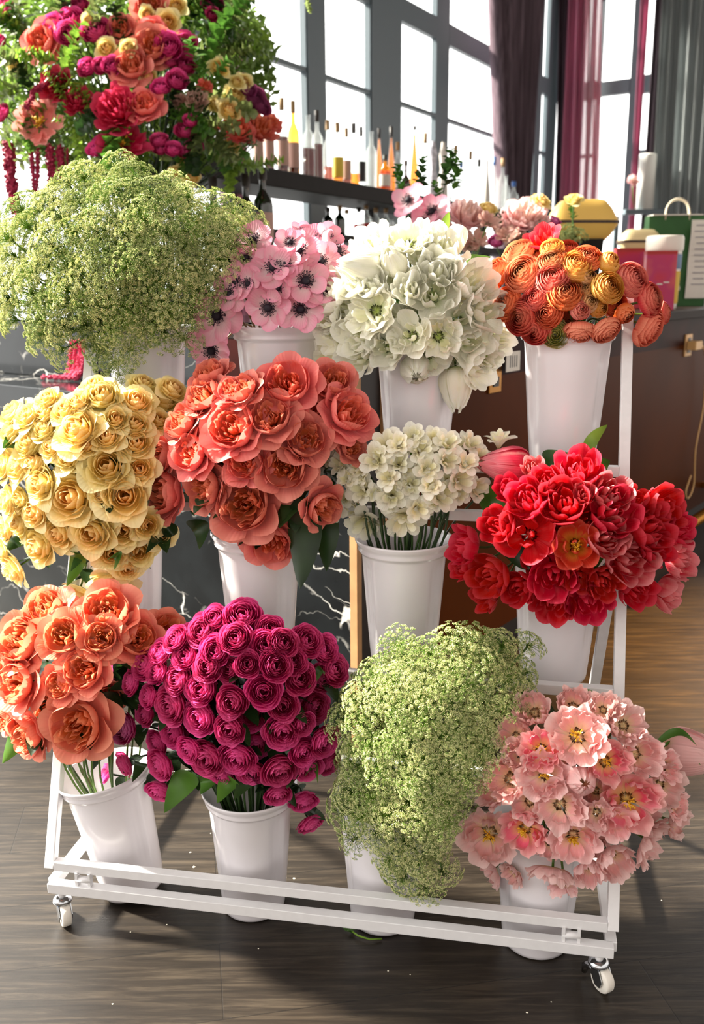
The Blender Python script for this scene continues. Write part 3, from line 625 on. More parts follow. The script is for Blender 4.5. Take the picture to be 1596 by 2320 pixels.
# freesias: a spray is a stem with its florets
FR = [(340,640,180),(630,640,200),(790,600,160),(840,680,180),(920,610,150),(1000,640,160),(1140,640,150),(1200,720,150),(240,750,150),(330,770,150),(210,900,160),(300,1040,170),(390,860,130),(470,920,190),(560,740,190),(630,850,150),(660,960,190),(700,760,150),(780,900,160),(880,800,170),(960,960,210),(1080,870,180),(1180,920,160),(820,1050,160),(490,1150,220,(0,-.3,.8)),(730,1140,230,(.1,-.4,.8)),(1000,750,160),(1110,760,150),(1070,960,130),(700,650,140),(560,960,120),(900,900,150),(450,790,150)]
def freesia_spray(x, y, d, n=None, trumpet=False):
    cx, cy, hw, hh, sc, b_ = (910, 1075, 225, 150, 1.665, .13); u = (x - cx) / hw; v = (y - cy) / hh; w = math.sqrt(max(.03, 1 - u * u - v * v))
    P, t = at_s(x, y, sc - b_ * w + U(-.008, .008)); R = d * t / F_PX / 2
    nn = E1 * u * .7 - UP * v * .6 - E2 * (.6 * w + .3) + UP * .35 + Vector((U(-1, 1), U(-1, 1), U(-1, 1))) * .2
    if n: nn = E1 * n[0] + UP * n[1] - E2 * n[2]
    nn.normalize(); root = empty('freesia', P - nn * R * 1.2)
    q = quat(nn, U(0, 6)); link('floret', random.choice(BL['freesia:freesia']), root, (0, 0, 0), q, R * 1.0)
    side = nn.cross(UP).normalized()
    if not trumpet:
        for k in range(2):
            n2 = (nn + side * U(-.9, .9) + UP * U(-.5, .7)).normalized(); off = (n2 - nn) * R * .7
            link('floret', random.choice(BL['freesia:freesia']), root, off, quat(n2, U(0, 6)), R * U(.5, .68))
        m = MB().tube([(0, 0, 0), side * R * .6 - nn * R * .4 + UP * R * .3, side * R * 1.1 + UP * R * .7 - nn * R * .2], [.0015, .003, .0012], 6); m.build('bud', 'ray_green', root, True)
    link('calyx', CALYX, root, (0, 0, 0), q, R * .5)
    stem_to(root, Vector(root.location), nn, BUCK['freesia'], .0021, 'stem_dark', .8)
    tag(root, None, 'freesia', 'cream freesias in the middle tier bucket'); return (x, y, 'cream white freesia spray', root)
fr = []
for it in FR: fr.append(freesia_spray(640 + it[0] / 2.66, 760 + it[1] / 2.66, it[2] / 2.66, it[3] if len(it) > 3 else None))
label_rows(fr, 'the freesia bunch', 5)
o = freesia_spray(1131, 985, 66, (.0, 1, .1), True)[3]; o['label'] = 'single cream freesia trumpet standing apart above the closed red tulip'
random.seed(77)

# anemones
AN = [(360,90,190),(330,175,150),(460,220,200),(400,260,160),(280,290,180),(580,140,210),(770,140,200),(615,285,220),(190,450,250),(165,620,220),(435,415,200),(590,420,210),(660,80,160),(810,240,160),(250,350,160),(540,100,140),(690,190,170),(480,320,150),(720,70,140),(610,50,130),(340,300,150),(700,330,160),(520,200,150),(760,300,150)]
def anemone(x, y, d, dome=None, P=None, n=None, buck=None, stem_mat='stem_brown', t=None, s=None):
    if P is None:
        cx, cy, hw, hh, sc, b_ = dome; u = (x - cx) / hw; v = (y - cy) / hh; w = math.sqrt(max(.03, 1 - u * u - v * v))
        P, t = at_s(x, y, sc - b_ * w + U(-.01, .01))
        n = (E1 * u * .5 - UP * v * .45 - E2 * (.7 * w + .4) + UP * .3 + Vector((U(-1, 1), U(-1, 1), U(-1, 1))) * .22).normalized()
    R = d * t / F_PX / 2 * 1.14; root = empty('anemone', P - n * R * .15); q = quat(n, U(0, 6))
    for k in range(8):
        qq = q @ Quaternion((0, 0, 1), k * 2 * PI / 4 + (PI / 4 if k >= 4 else 0) + U(-.12, .12)) @ Quaternion((0, 1, 0), U(-.28, .12) + (.12 if k >= 4 else 0))
        link('petal', ANP[k % 3], root, n * (.0 if k >= 4 else R * .03), qq, R * (1.0 if k >= 4 else .9) * U(.92, 1.08))
    link('center_button', ANC, root, n * R * .02, q, R * 1.25); link('stamen_ring', ANS, root, n * R * .02, q, R * 1.15)
    stem_to(root, Vector(root.location), n, buck or BUCK['anemone'], .0022, stem_mat)
    return root
an = []
for x, y, d in AN:
    o = anemone(400 + x / 2.1, 500 + y / 2.1, d / 2.1, (600, 665, 200, 160, 1.81, .14)); tag(o, None, 'anemone', 'pink anemones on the top tier'); an.append((400 + x / 2.1, 500 + y / 2.1, 'pink anemone with dark centre', o))
label_rows(an, 'the anemone bunch', 4)

# lace flowers (umbels)
def umbel(seed, nr=38, nf=23, mat='floret'):
    random.seed(seed); st = MB(); fl = MB()
    for i in range(nr):
        k = (i + .5) / nr; r = math.sqrt(k) * .92; a = i * 2.39996 + U(-.15, .15); zt = .62 - .42 * r * r + U(-.1, .1)
        e = Vector((r * math.cos(a), r * math.sin(a), zt)); c1 = Vector((r * .35 * math.cos(a), r * .35 * math.sin(a), zt * .72))
        st.tube([(0, 0, 0), c1 * .55, c1, e * .82 + UP * .05, e], [.014, .011, .009, .008, .007], 4, False)
        out = (e - Vector((0, 0, -.3))).normalized(); s1 = out.orthogonal().normalized(); s2 = out.cross(s1); ur = U(.11, .17)
        for j in range(nf):
            kk = (j + .5) / nf; rr = math.sqrt(kk) * ur; aa = j * 2.39996
            p = e + s1 * rr * math.cos(aa) + s2 * rr * math.sin(aa) + out * (.07 - 1.4 * rr * rr + U(-.015, .02)); z = U(.018, .032)
            if j % 3 == 0: st.tube([e, p], .005, 3, False)
            vs = [p + out * z, p + s1 * z, p + s2 * z, p - s1 * z, p - s2 * z, p - out * z * .7]
            fl.add(vs, [(0, 1, 2), (0, 2, 3), (0, 3, 4), (0, 4, 1), (5, 2, 1), (5, 3, 2), (5, 4, 3), (5, 1, 4)])
    for i in range(9):  # thread-like bracts
        a = i * .7; st.tube([(0, 0, 0), (.25 * math.cos(a), .25 * math.sin(a), .03), (.5 * math.cos(a), .5 * math.sin(a), -.04)], .008, 3, False)
    return mesh('umbel_rays', st.v, st.f, 'ray_green', True), mesh('umbel_florets', fl.v, fl.f, mat, False)
UMB = [umbel(11 + i) for i in range(4)]; UMB2 = [umbel(31 + i, 38, 24, 'floret_olive') for i in range(3)]
def inside(x, y, poly):
    c = False; j = len(poly) - 1
    for i in range(len(poly)):
        xi, yi = poly[i]; xj, yj = poly[j]
        if (yi > y) != (yj > y) and x < (xj - xi) * (y - yi) / (yj - yi) + xi: c = not c
        j = i
    return c
def lace_bunch(poly, dome, bk, spacing, dpx, seed, where, group, rows, sets, extra=()):
    random.seed(seed); cx, cy, hw, hh, sc, b_ = dome; pts = list(extra)
    mxx = sum(p[0] for p in poly) / len(poly); mxy = sum(p[1] for p in poly) / len(poly); inner = [(mxx + (p[0] - mxx) * .9, mxy + (p[1] - mxy) * .88) for p in poly]
    xs = [p[0] for p in poly]; ys = [p[1] for p in poly]; tries = 0
    while tries < 4000:
        tries += 1; x = U(min(xs), max(xs)); y = U(min(ys), max(ys))
        if inside(x, y, poly) and all((x - a) ** 2 + (y - c) ** 2 > spacing ** 2 for a, c in pts): pts.append((x, y))
    out = []
    def one(x, y, back=False):
        u = (x - cx) / hw; v = (y - cy) / hh; w = math.sqrt(max(.02, 1 - u * u - v * v))
        s = sc - b_ * w + U(-.02, .015) + (.085 * int(back)); P, t = at_s(x, y, s); R = dpx * U(.8, 1.15) * t / F_PX / 2
        n = (E1 * u * .8 - UP * v * .6 - E2 * (.65 * w + .2) + UP * .45 + Vector((U(-1, 1), U(-1, 1), U(-1, 1))) * .25).normalized()
        root = empty('lace_flower', P - n * R * .45); q = quat(n, U(0, 6)); ra, fl = random.choice(sets)
        link('umbel_rays', ra, root, (0, 0, 0), q, R); f = link('umbel_florets', fl, root, (0, 0, 0), q, R); f['kind'] = 'stuff'
        stem_to(root, Vector(root.location), n, BUCK[bk], .002, 'stem', .8, nseg=7)
        tag(root, None, 'lace flower', group); return (x, y, 'green white lace flower', root)
    for x, y in pts: out.append(one(x, y))
    bk_pts = []; tries = 0
    while tries < 2500:
        tries += 1; x = U(min(xs), max(xs)); y = U(min(ys), max(ys))
        if inside(x, y, inner) and all((x - a) ** 2 + (y - c) ** 2 > (spacing * 1.2) ** 2 for a, c in bk_pts): bk_pts.append((x, y)); out.append(one(x, y, True))
    bk2 = []; tries = 0
    while tries < 2500:
        tries += 1; x = U(min(xs), max(xs)); y = U(min(ys), max(ys))
        if inside(x, y, inner) and all((x - a) ** 2 + (y - c) ** 2 > (spacing * 1.5) ** 2 for a, c in bk2): bk2.append((x, y)); out.append(one(x, y, 2))
    label_rows(out, where, rows)
    return out
P1 = [(-50,540),(0,500),(60,430),(130,400),(190,365),(270,365),(340,395),(420,410),(450,450),(520,455),(575,490),(565,530),(510,590),(480,680),(450,750),(400,775),(340,760),(300,770),(300,830),(250,835),(205,820),(190,770),(120,800),(60,770),(0,730),(-50,700)]
la = lace_bunch(P1, (270, 610, 330, 285, 1.85, .25), 'lace_big', 43, 114, 5, 'the larger lace bunch', 'lace flowers on the top tier', 9, UMB + UMB2[:1], [(255, 825), (585, 500), (540, 470)])
P2 = [(900,1445),(980,1430),(1060,1435),(1150,1435),(1195,1460),(1205,1550),(1140,1640),(1105,1720),(1050,1790),(1030,1900),(1015,1990),(950,2025),(880,1990),(870,1935),(790,1900),(755,1840),(765,1780),(760,1640),(760,1580),(820,1500)]
lb = lace_bunch(P2, (970, 1720, 260, 340, 1.50, .2), 'lace_small', 43, 104, 8, 'the smaller lace bunch', 'lace flowers in the floor bucket', 9, UMB, [(1205, 1455)])

# named leaves
random.seed(9)
def near(lst, x, y): return min(lst, key=lambda a: (a[0] - x) ** 2 + (a[1] - y) ** 2)[3]
for lst, p0, p1, s0, s1, w, mt in [
    (wt, (905,690), (815,540), 1.74, 1.76, .011, 'leaf_bright'), (wt, (900,660), (905,560), 1.72, 1.74, .010, 'leaf_mid'), (wt, (950,710), (900,665), 1.70, 1.66, .022, 'leaf_mid'), (wt, (945,625), (955,570), 1.70, 1.72, .008, 'leaf_mid'),
    (wt, (990,560), (1018,480), 1.80, 1.80, .010, 'leaf_bright'), (wt, (1060,600), (1115,582), 1.76, 1.80, .012, 'leaf_mid'), (wt, (900,740), (870,770), 1.68, 1.66, .018, 'leaf_mid'),
    (rt, (1325,1050), (1377,962), 1.62, 1.64, .012, 'leaf_bright'), (rt, (1350,1100), (1382,1042), 1.60, 1.60, .014, 'leaf_mid'), (rt, (1245,1065), (1302,1030), 1.62, 1.66, .020, 'leaf_mid'), (rt, (1428,1165), (1482,1126), 1.56, 1.58, .018, 'leaf_bright'),
    (rt, (1150,1200), (1080,1120), 1.56, 1.58, .026, 'leaf_mid'), (rt, (1140,1180), (1110,1100), 1.55, 1.58, .018, 'leaf_mid'), (rt, (1235,1260), (1255,1235), 1.48, 1.47, .010, 'leaf_mid'), (rt, (1200,1290), (1140,1250), 1.52, 1.50, .022, 'leaf_dark'), (rt, (1330,1310), (1375,1265), 1.50, 1.48, .012, 'leaf_mid'),
    (pt, (1345,1610), (1290,1565), 1.47, 1.50, .008, 'leaf_mid'), (pt, (1250,1650), (1232,1575), 1.46, 1.52, .008, 'leaf_dark'), (pt, (1480,1692), (1580,1690), 1.44, 1.42, .008, 'leaf_mid'), (pt, (1300,1720), (1330,1760), 1.42, 1.38, .02, 'leaf_dark'), (pt, (1490,1700), (1590,1735), 1.44, 1.44, .006, 'leaf_mid'),
    (coral, (680,1130), (680,1335), 1.50, 1.49, .032, 'leaf_dark'), (coral, (720,1150), (740,1295), 1.56, 1.56, .026, 'leaf_dark'), (coral, (425,1180), (452,1245), 1.52, 1.51, .018, 'leaf_dark'), (coral, (400,1190), (372,1215), 1.54, 1.52, .016, 'leaf_dark'), (coral, (690,1010), (640,1180), 1.54, 1.50, .03, 'leaf_dark'),
    (mag, (440,1755), (372,1842), 1.40, 1.37, .024, 'leaf_mid'), (mag, (455,1755), (455,1800), 1.40, 1.38, .017, 'leaf_mid'), (mag, (535,1770), (492,1820), 1.38, 1.36, .018, 'leaf_mid'), (mag, (580,1775), (530,1812), 1.38, 1.37, .018, 'leaf_dark'), (mag, (310,1730), (300,1772), 1.40, 1.39, .013, 'leaf_dark'), (mag, (345,1630), (380,1660), 1.42, 1.40, .013, 'leaf_dark'), (mag, (340,1600), (370,1640), 1.44, 1.42, .014, 'leaf_dark'), (mag, (250,1560), (320,1590), 1.43, 1.42, .014, 'leaf_dark'), (mag, (690,1760), (720,1775), 1.40, 1.40, .009, 'leaf_mid'), (mag, (700,1560), (735,1530), 1.40, 1.40, .008, 'leaf_mid'),
    (cream, (165,1250), (150,1330), 1.50, 1.49, .017, 'leaf_bright'), (cream, (170,1255), (160,1295), 1.50, 1.50, .012, 'leaf_mid'), (cream, (260,1290), (240,1270), 1.47, 1.47, .011, 'leaf_mid'), (cream, (40,1215), (15,1245), 1.52, 1.5, .012, 'leaf_dark'), (cream, (50,1010), (5,1015), 1.54, 1.52, .016, 'leaf_mid'), (cream, (345,1230), (330,1255), 1.5, 1.5, .01, 'leaf_dark'),
    (peach, (30,1680), (5,1730), 1.43, 1.42, .02, 'leaf_mid'), (peach, (125,1700), (155,1745), 1.42, 1.43, .016, 'leaf_dark'), (peach, (220,1700), (205,1750), 1.44, 1.46, .016, 'leaf_dark')]:
    root = near(lst, *p0); blade_px(root, p0, p1, s0, s1, w, mt)


# ------------------------------------------------------------------ setting: floor, bar, back bar, windows
def planks():
    m, nt, o = newmat('plank_floor'); L = nt.links
    tc = node(nt, 'ShaderNodeTexCoord'); mp_ = node(nt, 'ShaderNodeMapping'); mp_.inputs['Rotation'].default_value = (0, 0, -math.radians(10)); L.new(tc.outputs['Object'], mp_.inputs[0])
    br = node(nt, 'ShaderNodeTexBrick'); br.offset = .37; L.new(mp_.outputs[0], br.inputs[0])
    for k, v in (('Scale', 1), ('Mortar Size', .0012), ('Brick Width', 1.2), ('Row Height', .185), ('Color1', (.3, .3, .3, 1)), ('Color2', (.75, .75, .75, 1)), ('Mortar', (0, 0, 0, 1)), ('Bias', 0), ('Mortar Smooth', .1)): br.inputs[k].default_value = v
    m2 = node(nt, 'ShaderNodeMapping'); m2.inputs['Scale'].default_value = (2.2, 34, 1); m2.inputs['Rotation'].default_value = (0, 0, -math.radians(10)); L.new(tc.outputs['Object'], m2.inputs[0])
    ng = node(nt, 'ShaderNodeTexNoise'); ng.inputs['Scale'].default_value = 2.2; ng.inputs['Detail'].default_value = 9; ng.inputs['Roughness'].default_value = .68; ng.inputs['Distortion'].default_value = .5; L.new(m2.outputs[0], ng.inputs[0])
    nb_ = node(nt, 'ShaderNodeTexNoise'); nb_.inputs['Scale'].default_value = 2.2; nb_.inputs['Detail'].default_value = 4; L.new(tc.outputs['Object'], nb_.inputs[0])
    c = ramp(nt, ng.outputs[0], [(.25, lin('120F0C')), (.5, lin('28221C')), (.78, lin('4C4338'))])
    bl = mixc(nt, .5, c, c); mu = nt.nodes.new('ShaderNodeMix'); mu.data_type = 'RGBA'; mu.blend_type = 'MULTIPLY'; mu.inputs[0].default_value = .55
    L.new(c, mu.inputs[6]); rb = ramp(nt, br.outputs[0], [(0, (.12, .11, .1, 1)), (.29, (.6, .6, .6, 1)), (.76, (1.3, 1.27, 1.22, 1))]); L.new(rb, mu.inputs[7])
    p = node(nt, 'ShaderNodeBsdfPrincipled'); L.new(mu.outputs[2], p.inputs['Base Color']); p.inputs['Specular IOR Level'].default_value = .4
    L.new(ramp(nt, nb_.outputs[0], [(.3, (.3, .3, .3, 1)), (.75, (.5, .5, .5, 1))]), p.inputs['Roughness'])
    bn = node(nt, 'ShaderNodeBump'); bn.inputs['Strength'].default_value = .25; bn.inputs['Distance'].default_value = .002; L.new(ng.outputs[0], bn.inputs['Height'])
    b2 = node(nt, 'ShaderNodeBump'); b2.invert = True; b2.inputs['Strength'].default_value = .6; b2.inputs['Distance'].default_value = .003; L.new(br.outputs[1], b2.inputs['Height']); L.new(bn.outputs[0], b2.inputs['Normal']); L.new(b2.outputs[0], p.inputs['Normal'])
    L.new(p.outputs[0], o.inputs[0]); return m
def marble():
    m, nt, o = newmat('veined_marble'); L = nt.links
    tc = node(nt, 'ShaderNodeTexCoord')
    du = node(nt, 'ShaderNodeVectorMath', operation='DOT_PRODUCT'); L.new(tc.outputs['Object'], du.inputs[0]); du.inputs[1].default_value = (-.79 + .61, .61 + .79, 0)
    dz = node(nt, 'ShaderNodeVectorMath', operation='DOT_PRODUCT'); L.new(tc.outputs['Object'], dz.inputs[0]); dz.inputs[1].default_value = (0, 0, 1)
    dw = node(nt, 'ShaderNodeVectorMath', operation='DOT_PRODUCT'); L.new(tc.outputs['Object'], dw.inputs[0]); dw.inputs[1].default_value = (-.79, .61, 0)
    cb = node(nt, 'ShaderNodeCombineXYZ'); L.new(dw.outputs['Value'], cb.inputs[0]); L.new(dz.outputs['Value'], cb.inputs[1])
    n1 = node(nt, 'ShaderNodeTexNoise'); n1.inputs['Scale'].default_value = 4; n1.inputs['Detail'].default_value = 5; L.new(tc.outputs['Object'], n1.inputs[0])
    ad = node(nt, 'ShaderNodeVectorMath', operation='MULTIPLY_ADD'); L.new(n1.outputs[1], ad.inputs[0]); ad.inputs[1].default_value = (.34, .34, .34); L.new(cb.outputs[0], ad.inputs[2])
    fs = []
    for rot, sc, w in ((.55, 3.2, .016), (.2, 5.5, .02), (1.25, 4.2, .010)):
        mp_ = node(nt, 'ShaderNodeMapping'); mp_.inputs['Rotation'].default_value = (0, 0, -rot); mp_.inputs['Scale'].default_value = (.38, 1.5, 1); mp_.inputs['Location'].default_value = (sc, rot, 0); L.new(ad.outputs[0], mp_.inputs[0])
        v = node(nt, 'ShaderNodeTexVoronoi', feature='DISTANCE_TO_EDGE'); v.voronoi_dimensions = '2D'; v.inputs['Scale'].default_value = sc; L.new(mp_.outputs[0], v.inputs[0])
        n2 = node(nt, 'ShaderNodeTexNoise'); n2.inputs['Scale'].default_value = 5; L.new(mp_.outputs[0], n2.inputs[0])
        f = ramp(nt, v.outputs[0], [(0, (1, 1, 1, 1)), (w, (0, 0, 0, 1))]); g = ramp(nt, n2.outputs[0], [(.52, (0, 0, 0, 1)), (.66, (1, 1, 1, 1))])
        mu = node(nt, 'ShaderNodeMath', operation='MULTIPLY'); L.new(f, mu.inputs[0]); L.new(g, mu.inputs[1]); fs.append(mu.outputs[0])
    mx = node(nt, 'ShaderNodeMath', operation='MAXIMUM'); L.new(fs[0], mx.inputs[0]); L.new(fs[1], mx.inputs[1]); my = node(nt, 'ShaderNodeMath', operation='MAXIMUM'); L.new(mx.outputs[0], my.inputs[0]); L.new(fs[2], my.inputs[1])
    base = ramp(nt, n1.outputs[0], [(.3, lin('0A0B0C')), (.7, lin('1E2224'))])
    c = mixc(nt, my.outputs[0], base, lin('E8E6DF')); p = node(nt, 'ShaderNodeBsdfPrincipled'); p.inputs['Roughness'].default_value = .12; p.inputs['Specular IOR Level'].default_value = .18; L.new(c, p.inputs['Base Color']); L.new(p.outputs[0], o.inputs[0]); return m
MT['planks'] = planks(); MT['marble'] = marble()
MT['wood'] = simple('oak_trim', 'A67C52', .5, noise=.2, scale=12)
MT['copper'] = simple('brown_copper_panel', '4C2206', .4, 0, spec=.05, noise=.3, scale=1.6)
MT['dark_panel'] = simple('dark_recess', '1A1210', .5)
MT['bartop'] = simple('dark_bar_top', '1C120E', .5, spec=.1, noise=.2, scale=6)
MT['fascia'] = simple('red_reflection_fascia', '2C0C08', .4, spec=.05, noise=.5, scale=9)  # red reflections on the dark band put into its mottled base colour
MT['brass'] = simple('aged_brass', 'B07A38', .3, .9)
MT['steel'] = simple('blue_grey_steel_frame', '64727A', .5)
MT['shelf'] = simple('black_shelf', '171414', .6, spec=.2, noise=.15)
MT['glass'] = glass_mat('clear_glass', 'FDFEFE', .03, .0, mult=.12)
FLOOR = MB(); 
x0, x1, y0, y1 = -6, 7, -2.5, 12
FLOOR.add([(x0, y0, 0), (x1, y0, 0), (x1, y1, 0), (x0, y1, 0)], [(0, 1, 2, 3)]); struct(FLOOR.build('floor', 'planks'))

PB = at_z(806, 1700, 0); Q = at_z(1577, 1188, 0); EB = (Q - PB); EB.z = 0; EB.normalize(); NB = Vector((-EB.y, EB.x, 0))
def bb(a, b, z): return PB + EB * a + NB * b + UP * z       # a along the copper front, b along the marble front
def bbox(m, a0, a1, b0, b1, z0, z1):
    return m.box(bb((a0 + a1) / 2, (b0 + b1) / 2, (z0 + z1) / 2), EB * (a1 - a0) / 2, NB * (b1 - b0) / 2, UP * (z1 - z0) / 2)
bar = empty('bar_counter', PB); tag(bar, 'long bar with veined dark marble end and brown copper front behind the rack', 'bar counter')
def bpart(m, name, mat, bevel=.003):
    m.v = [tuple(Vector(v) - PB) for v in m.v]; return m.build(name, mat, bar, bevel=bevel)
bpart(bbox(MB(), .02, .5, .024, 3.6, 0, .815), 'marble_front', 'marble', 0)
bpart(bbox(MB(), -.02, .26, .03, 3.6, .815, .894), 'marble_ledge', 'marble')
bpart(bbox(MB(), .24, 1.0, .03, 3.6, .894, 1.1), 'marble_upstand', 'marble')
bpart(bbox(MB(), .012, .032, 0, .024, 0, 1.06), 'wood_trim', 'wood', .001)
bpart(bbox(MB(), .04, .13, .012, .05, 0, 1.06), 'dark_recess', 'dark_panel', 0)
bpart(bbox(MB(), .13, .15, -.002, .05, 0, 1.06), 'wood_trim', 'wood', .001)
bpart(bbox(MB(), .15, 5.6, .0, .62, .10, .94), 'copper_front', 'copper', 0)
bpart(bbox(MB(), .15, 5.6, .03, .60, 0, .10), 'toe_kick', 'dark_panel', 0)
bpart(bbox(MB(), .15, 5.6, .0, .62, .94, 1.062), 'fascia', 'fascia', 0)
bpart(bbox(MB(), .15, 5.6, -.05, .7, 1.062, 1.1), 'bar_top', 'bartop')
m = MB(); m.tube([bb(1.5, -.2, .2), bb(5.4, -.2, .2)], .026, 14); m.v = [tuple(Vector(v) - PB) for v in m.v]; fr_ = m.build('foot_rail', 'brass', bar, True)
for a in (1.8, 3.0, 4.2): bpart(MB().bar(bb(a, -.2, .2), bb(a, .02, .2), .02, .03), 'rail_bracket', 'brass')

# outlets on the copper front
MT['beige'] = simple('beige_plastic', 'E8B878', .4); MT['paper'] = simple('paper', 'E8E2D8', .8); MT['blackp'] = simple('black_plastic', '141414', .35)
def on_bar(x, y): return at_plane(x, y, NB, PB.dot(NB) - .004)
def plate(cx, cy, w, h, name, label, cat, mat):
    P = on_bar(cx, cy); o = empty(name, P); m = MB().box((0, 0, 0), EB * w / 2, NB * .004, UP * h / 2); m.build('cover_plate', mat, o, bevel=.002)
    for k in (-1, 1): MB().box(UP * k * h * .22 - NB * .005, EB * w * .22, NB * .002, UP * h * .12).build('socket', 'blackp', o)
    tag(o, label, cat); return o
plate(1122, 845, .075, .12, 'power_outlet', 'bronze power outlet on the copper front beside the white tulips', 'outlet', 'brass')
plate(1560, 782, .09, .1, 'power_outlet', 'beige power outlet at the far right of the copper front', 'outlet', 'beige')
P = on_bar(1560, 782) - NB * .03; o = empty('power_plug', P)
MB().box((0, 0, 0), EB * .05, NB * .022, UP * .02).build('plug_body', 'beige', o, bevel=.004)
cr = [Vector((0, 0, 0)), EB * .1 + UP * .0, EB * .19 - UP * .08, EB * .22 - UP * .3, EB * .15 - UP * .5, EB * .17 - UP * .68, EB * .1 - UP * .74, EB * .05 - UP * .7, EB * .12 - UP * .62]
pts = []
for i in range(len(cr) - 1):
    a = cr[max(0, i - 1)]; b_ = cr[i]; c = cr[i + 1]; d = cr[min(len(cr) - 1, i + 2)]
    for k in range(6): t = k / 6; pts.append(.5 * ((2 * b_) + (c - a) * t + (2 * a - 5 * b_ + 4 * c - d) * t * t + (3 * b_ - a - 3 * c + d) * t ** 3))
MB().tube(pts, .004, 6).build('cord', 'beige', o, True); tag(o, 'beige plug with its cord hanging down the copper bar front', 'plug')
P = on_bar(1150, 818) - NB * .02; o = MB().box((0, 0, 0), EB * .045, NB * .001, UP * .03).build('price_tag', 'paper', None); o.location = P; tag(o, 'small paper tag with fine dark lines under the white tulips', 'tag')
for k in range(4): MB().box(EB * (-.02 + .014 * k) - NB * .0015, EB * .002, NB * .0004, UP * .018).build('printed_line', 'blackp', o)

# window walls
PHI = math.radians(31.5); EW = Vector((math.sin(PHI), math.cos(PHI), 0)); NW = Vector((-math.cos(PHI), math.sin(PHI), 0)); CW = 3.3
corner = at_plane(1250, 655, NW, CW); corner.z = 0
N2 = EW; C2 = corner.dot(EW)          # second wall, square to the first
def w1(x, y): p = at_plane(x, y, NW, CW); return (p - corner).dot(EW), p.z
def w2(x, y): p = at_plane(x, y, N2, C2); return (p - corner).dot(-NW), p.z
WALLH = 4.34
def wallbar(m, wall, u0, u1, z0, z1, dep=.12, off=0):
    e, n = (EW, NW) if wall == 1 else (-NW, EW)
    return m.box(corner + e * (u0 + u1) / 2 + n * off + UP * (z0 + z1) / 2, e * abs(u1 - u0) / 2, n * dep / 2, UP * (z1 - z0) / 2)
UA = w1(520, 200)[0]
zt = w1(700, 163)[1]; zk = w1(1007, 75)[1]; zu = 3.95
# wall 1 : posts, mullions and transoms
posts = [(690, 730), (835, 902), (985, 1012), (1214, 1226), (1240, 1262)]
w_posts = [(w1(a, 150)[0], w1(b_, 150)[0]) for a, b_ in posts]
segs = [(UA - 1.2, w_posts[0][0]), (w_posts[0][1], w_posts[1][0]), (w_posts[1][1], w_posts[2][0]), (w_posts[2][1], w_posts[3][0]), (w_posts[3][1], w_posts[4][0])]
wl = empty('wall_back', corner); struct(wl)
def spart(m, name, mat, parent, sm=False):
    off = parent.location; m.v = [tuple(Vector(v) - off) for v in m.v]; return m.build(name, mat, parent, sm)
spart(wallbar(MB(), 1, UA - 1.3, 0, 0, .9, .2), 'wall_base', 'steel', wl)
for i, (a, b_) in enumerate(w_posts): spart(wallbar(MB(), 1, a, b_, .9, WALLH, .06 if i in (0, 1) else .04), 'window_post', 'steel', wl)
for i, (a, b_) in enumerate(segs):
    wn = empty('window_%d' % (i + 1), corner + EW * (a + b_) / 2); struct(wn)
    fr2 = MB(); 
    for z, h in ((zt, .028), (zk, .15), (zu, .03), (.93, .06)): wallbar(fr2, 1, a, b_, z - h / 2, z + h / 2, .04)
    wallbar(fr2, 1, a, a + .012, .9, WALLH, .04); wallbar(fr2, 1, b_ - .012, b_, .9, WALLH, .04)
    spart(fr2, 'window_frame', 'steel', wn); spart(wallbar(MB(), 1, a, b_, .9, WALLH, .006, .01), 'pane', 'glass', wn)
# wall 2
wr_ = empty('wall_right', corner); struct(wr_)
UE = w2(1596, 300)[0] + .8
p2 = [(1356, 1366), (1432, 1460)]; q2 = [(w2(a, 150)[0], w2(b_, 150)[0]) for a, b_ in p2]
spart(wallbar(MB(), 2, 0, UE, 0, .9, .2), 'wall_base', 'steel', wr_)
spart(wallbar(MB(), 2, 0, .12, .9, WALLH, .12), 'window_post', 'steel', wr_)
for i, (a, b_) in enumerate(q2): spart(wallbar(MB(), 2, a, b_, .9, WALLH, .03 if i == 0 else .05), 'window_post', 'steel', wr_)
seg2 = [(.12, q2[0][0]), (q2[0][1], q2[1][0]), (q2[1][1], UE)]
for i, (a, b_) in enumerate(seg2):
    wn = empty('window_%d' % (i + 6), corner - NW * (a + b_) / 2); struct(wn); fr2 = MB()
    for z, h in (((zt, .03), (zk, .16), (zu, .03), (1.3, .08)) if i != 1 else ((zk, .13), (1.0, .08))): wallbar(fr2, 2, a, b_, z - h / 2, z + h / 2, .07)
    if i == 0:
        for k in (.35, .7): wallbar(fr2, 2, a + (b_ - a) * k, a + (b_ - a) * k + .03, .9, WALLH, .05)
    spart(fr2, 'window_frame', 'steel', wn); spart(wallbar(MB(), 2, a, b_, .9, WALLH, .006, .01), 'pane', 'glass', wn)
o = spart(wallbar(MB(), 1, -2.0, 0, .86, .92, .5, -.25), 'window_sill', 'steel', wr_)

q0 = corner; CEIL = MB(); zc_ = 4.35; A_ = corner - EW * 11.5; B_ = corner - NW * 7; C_ = B_ - EW * 12
CEIL.add([(p.x, p.y, zc_ + dz) for dz in (0, .15) for p in (corner, A_, C_, B_)], [(0, 1, 2, 3), (7, 6, 5, 4), (0, 4, 5, 1), (1, 5, 6, 2), (2, 6, 7, 3), (3, 7, 4, 0)])
MT['ceiling'] = simple('ceiling_paint', '8A8178', .9, spec=.1); struct(CEIL.build('ceiling', 'ceiling'))
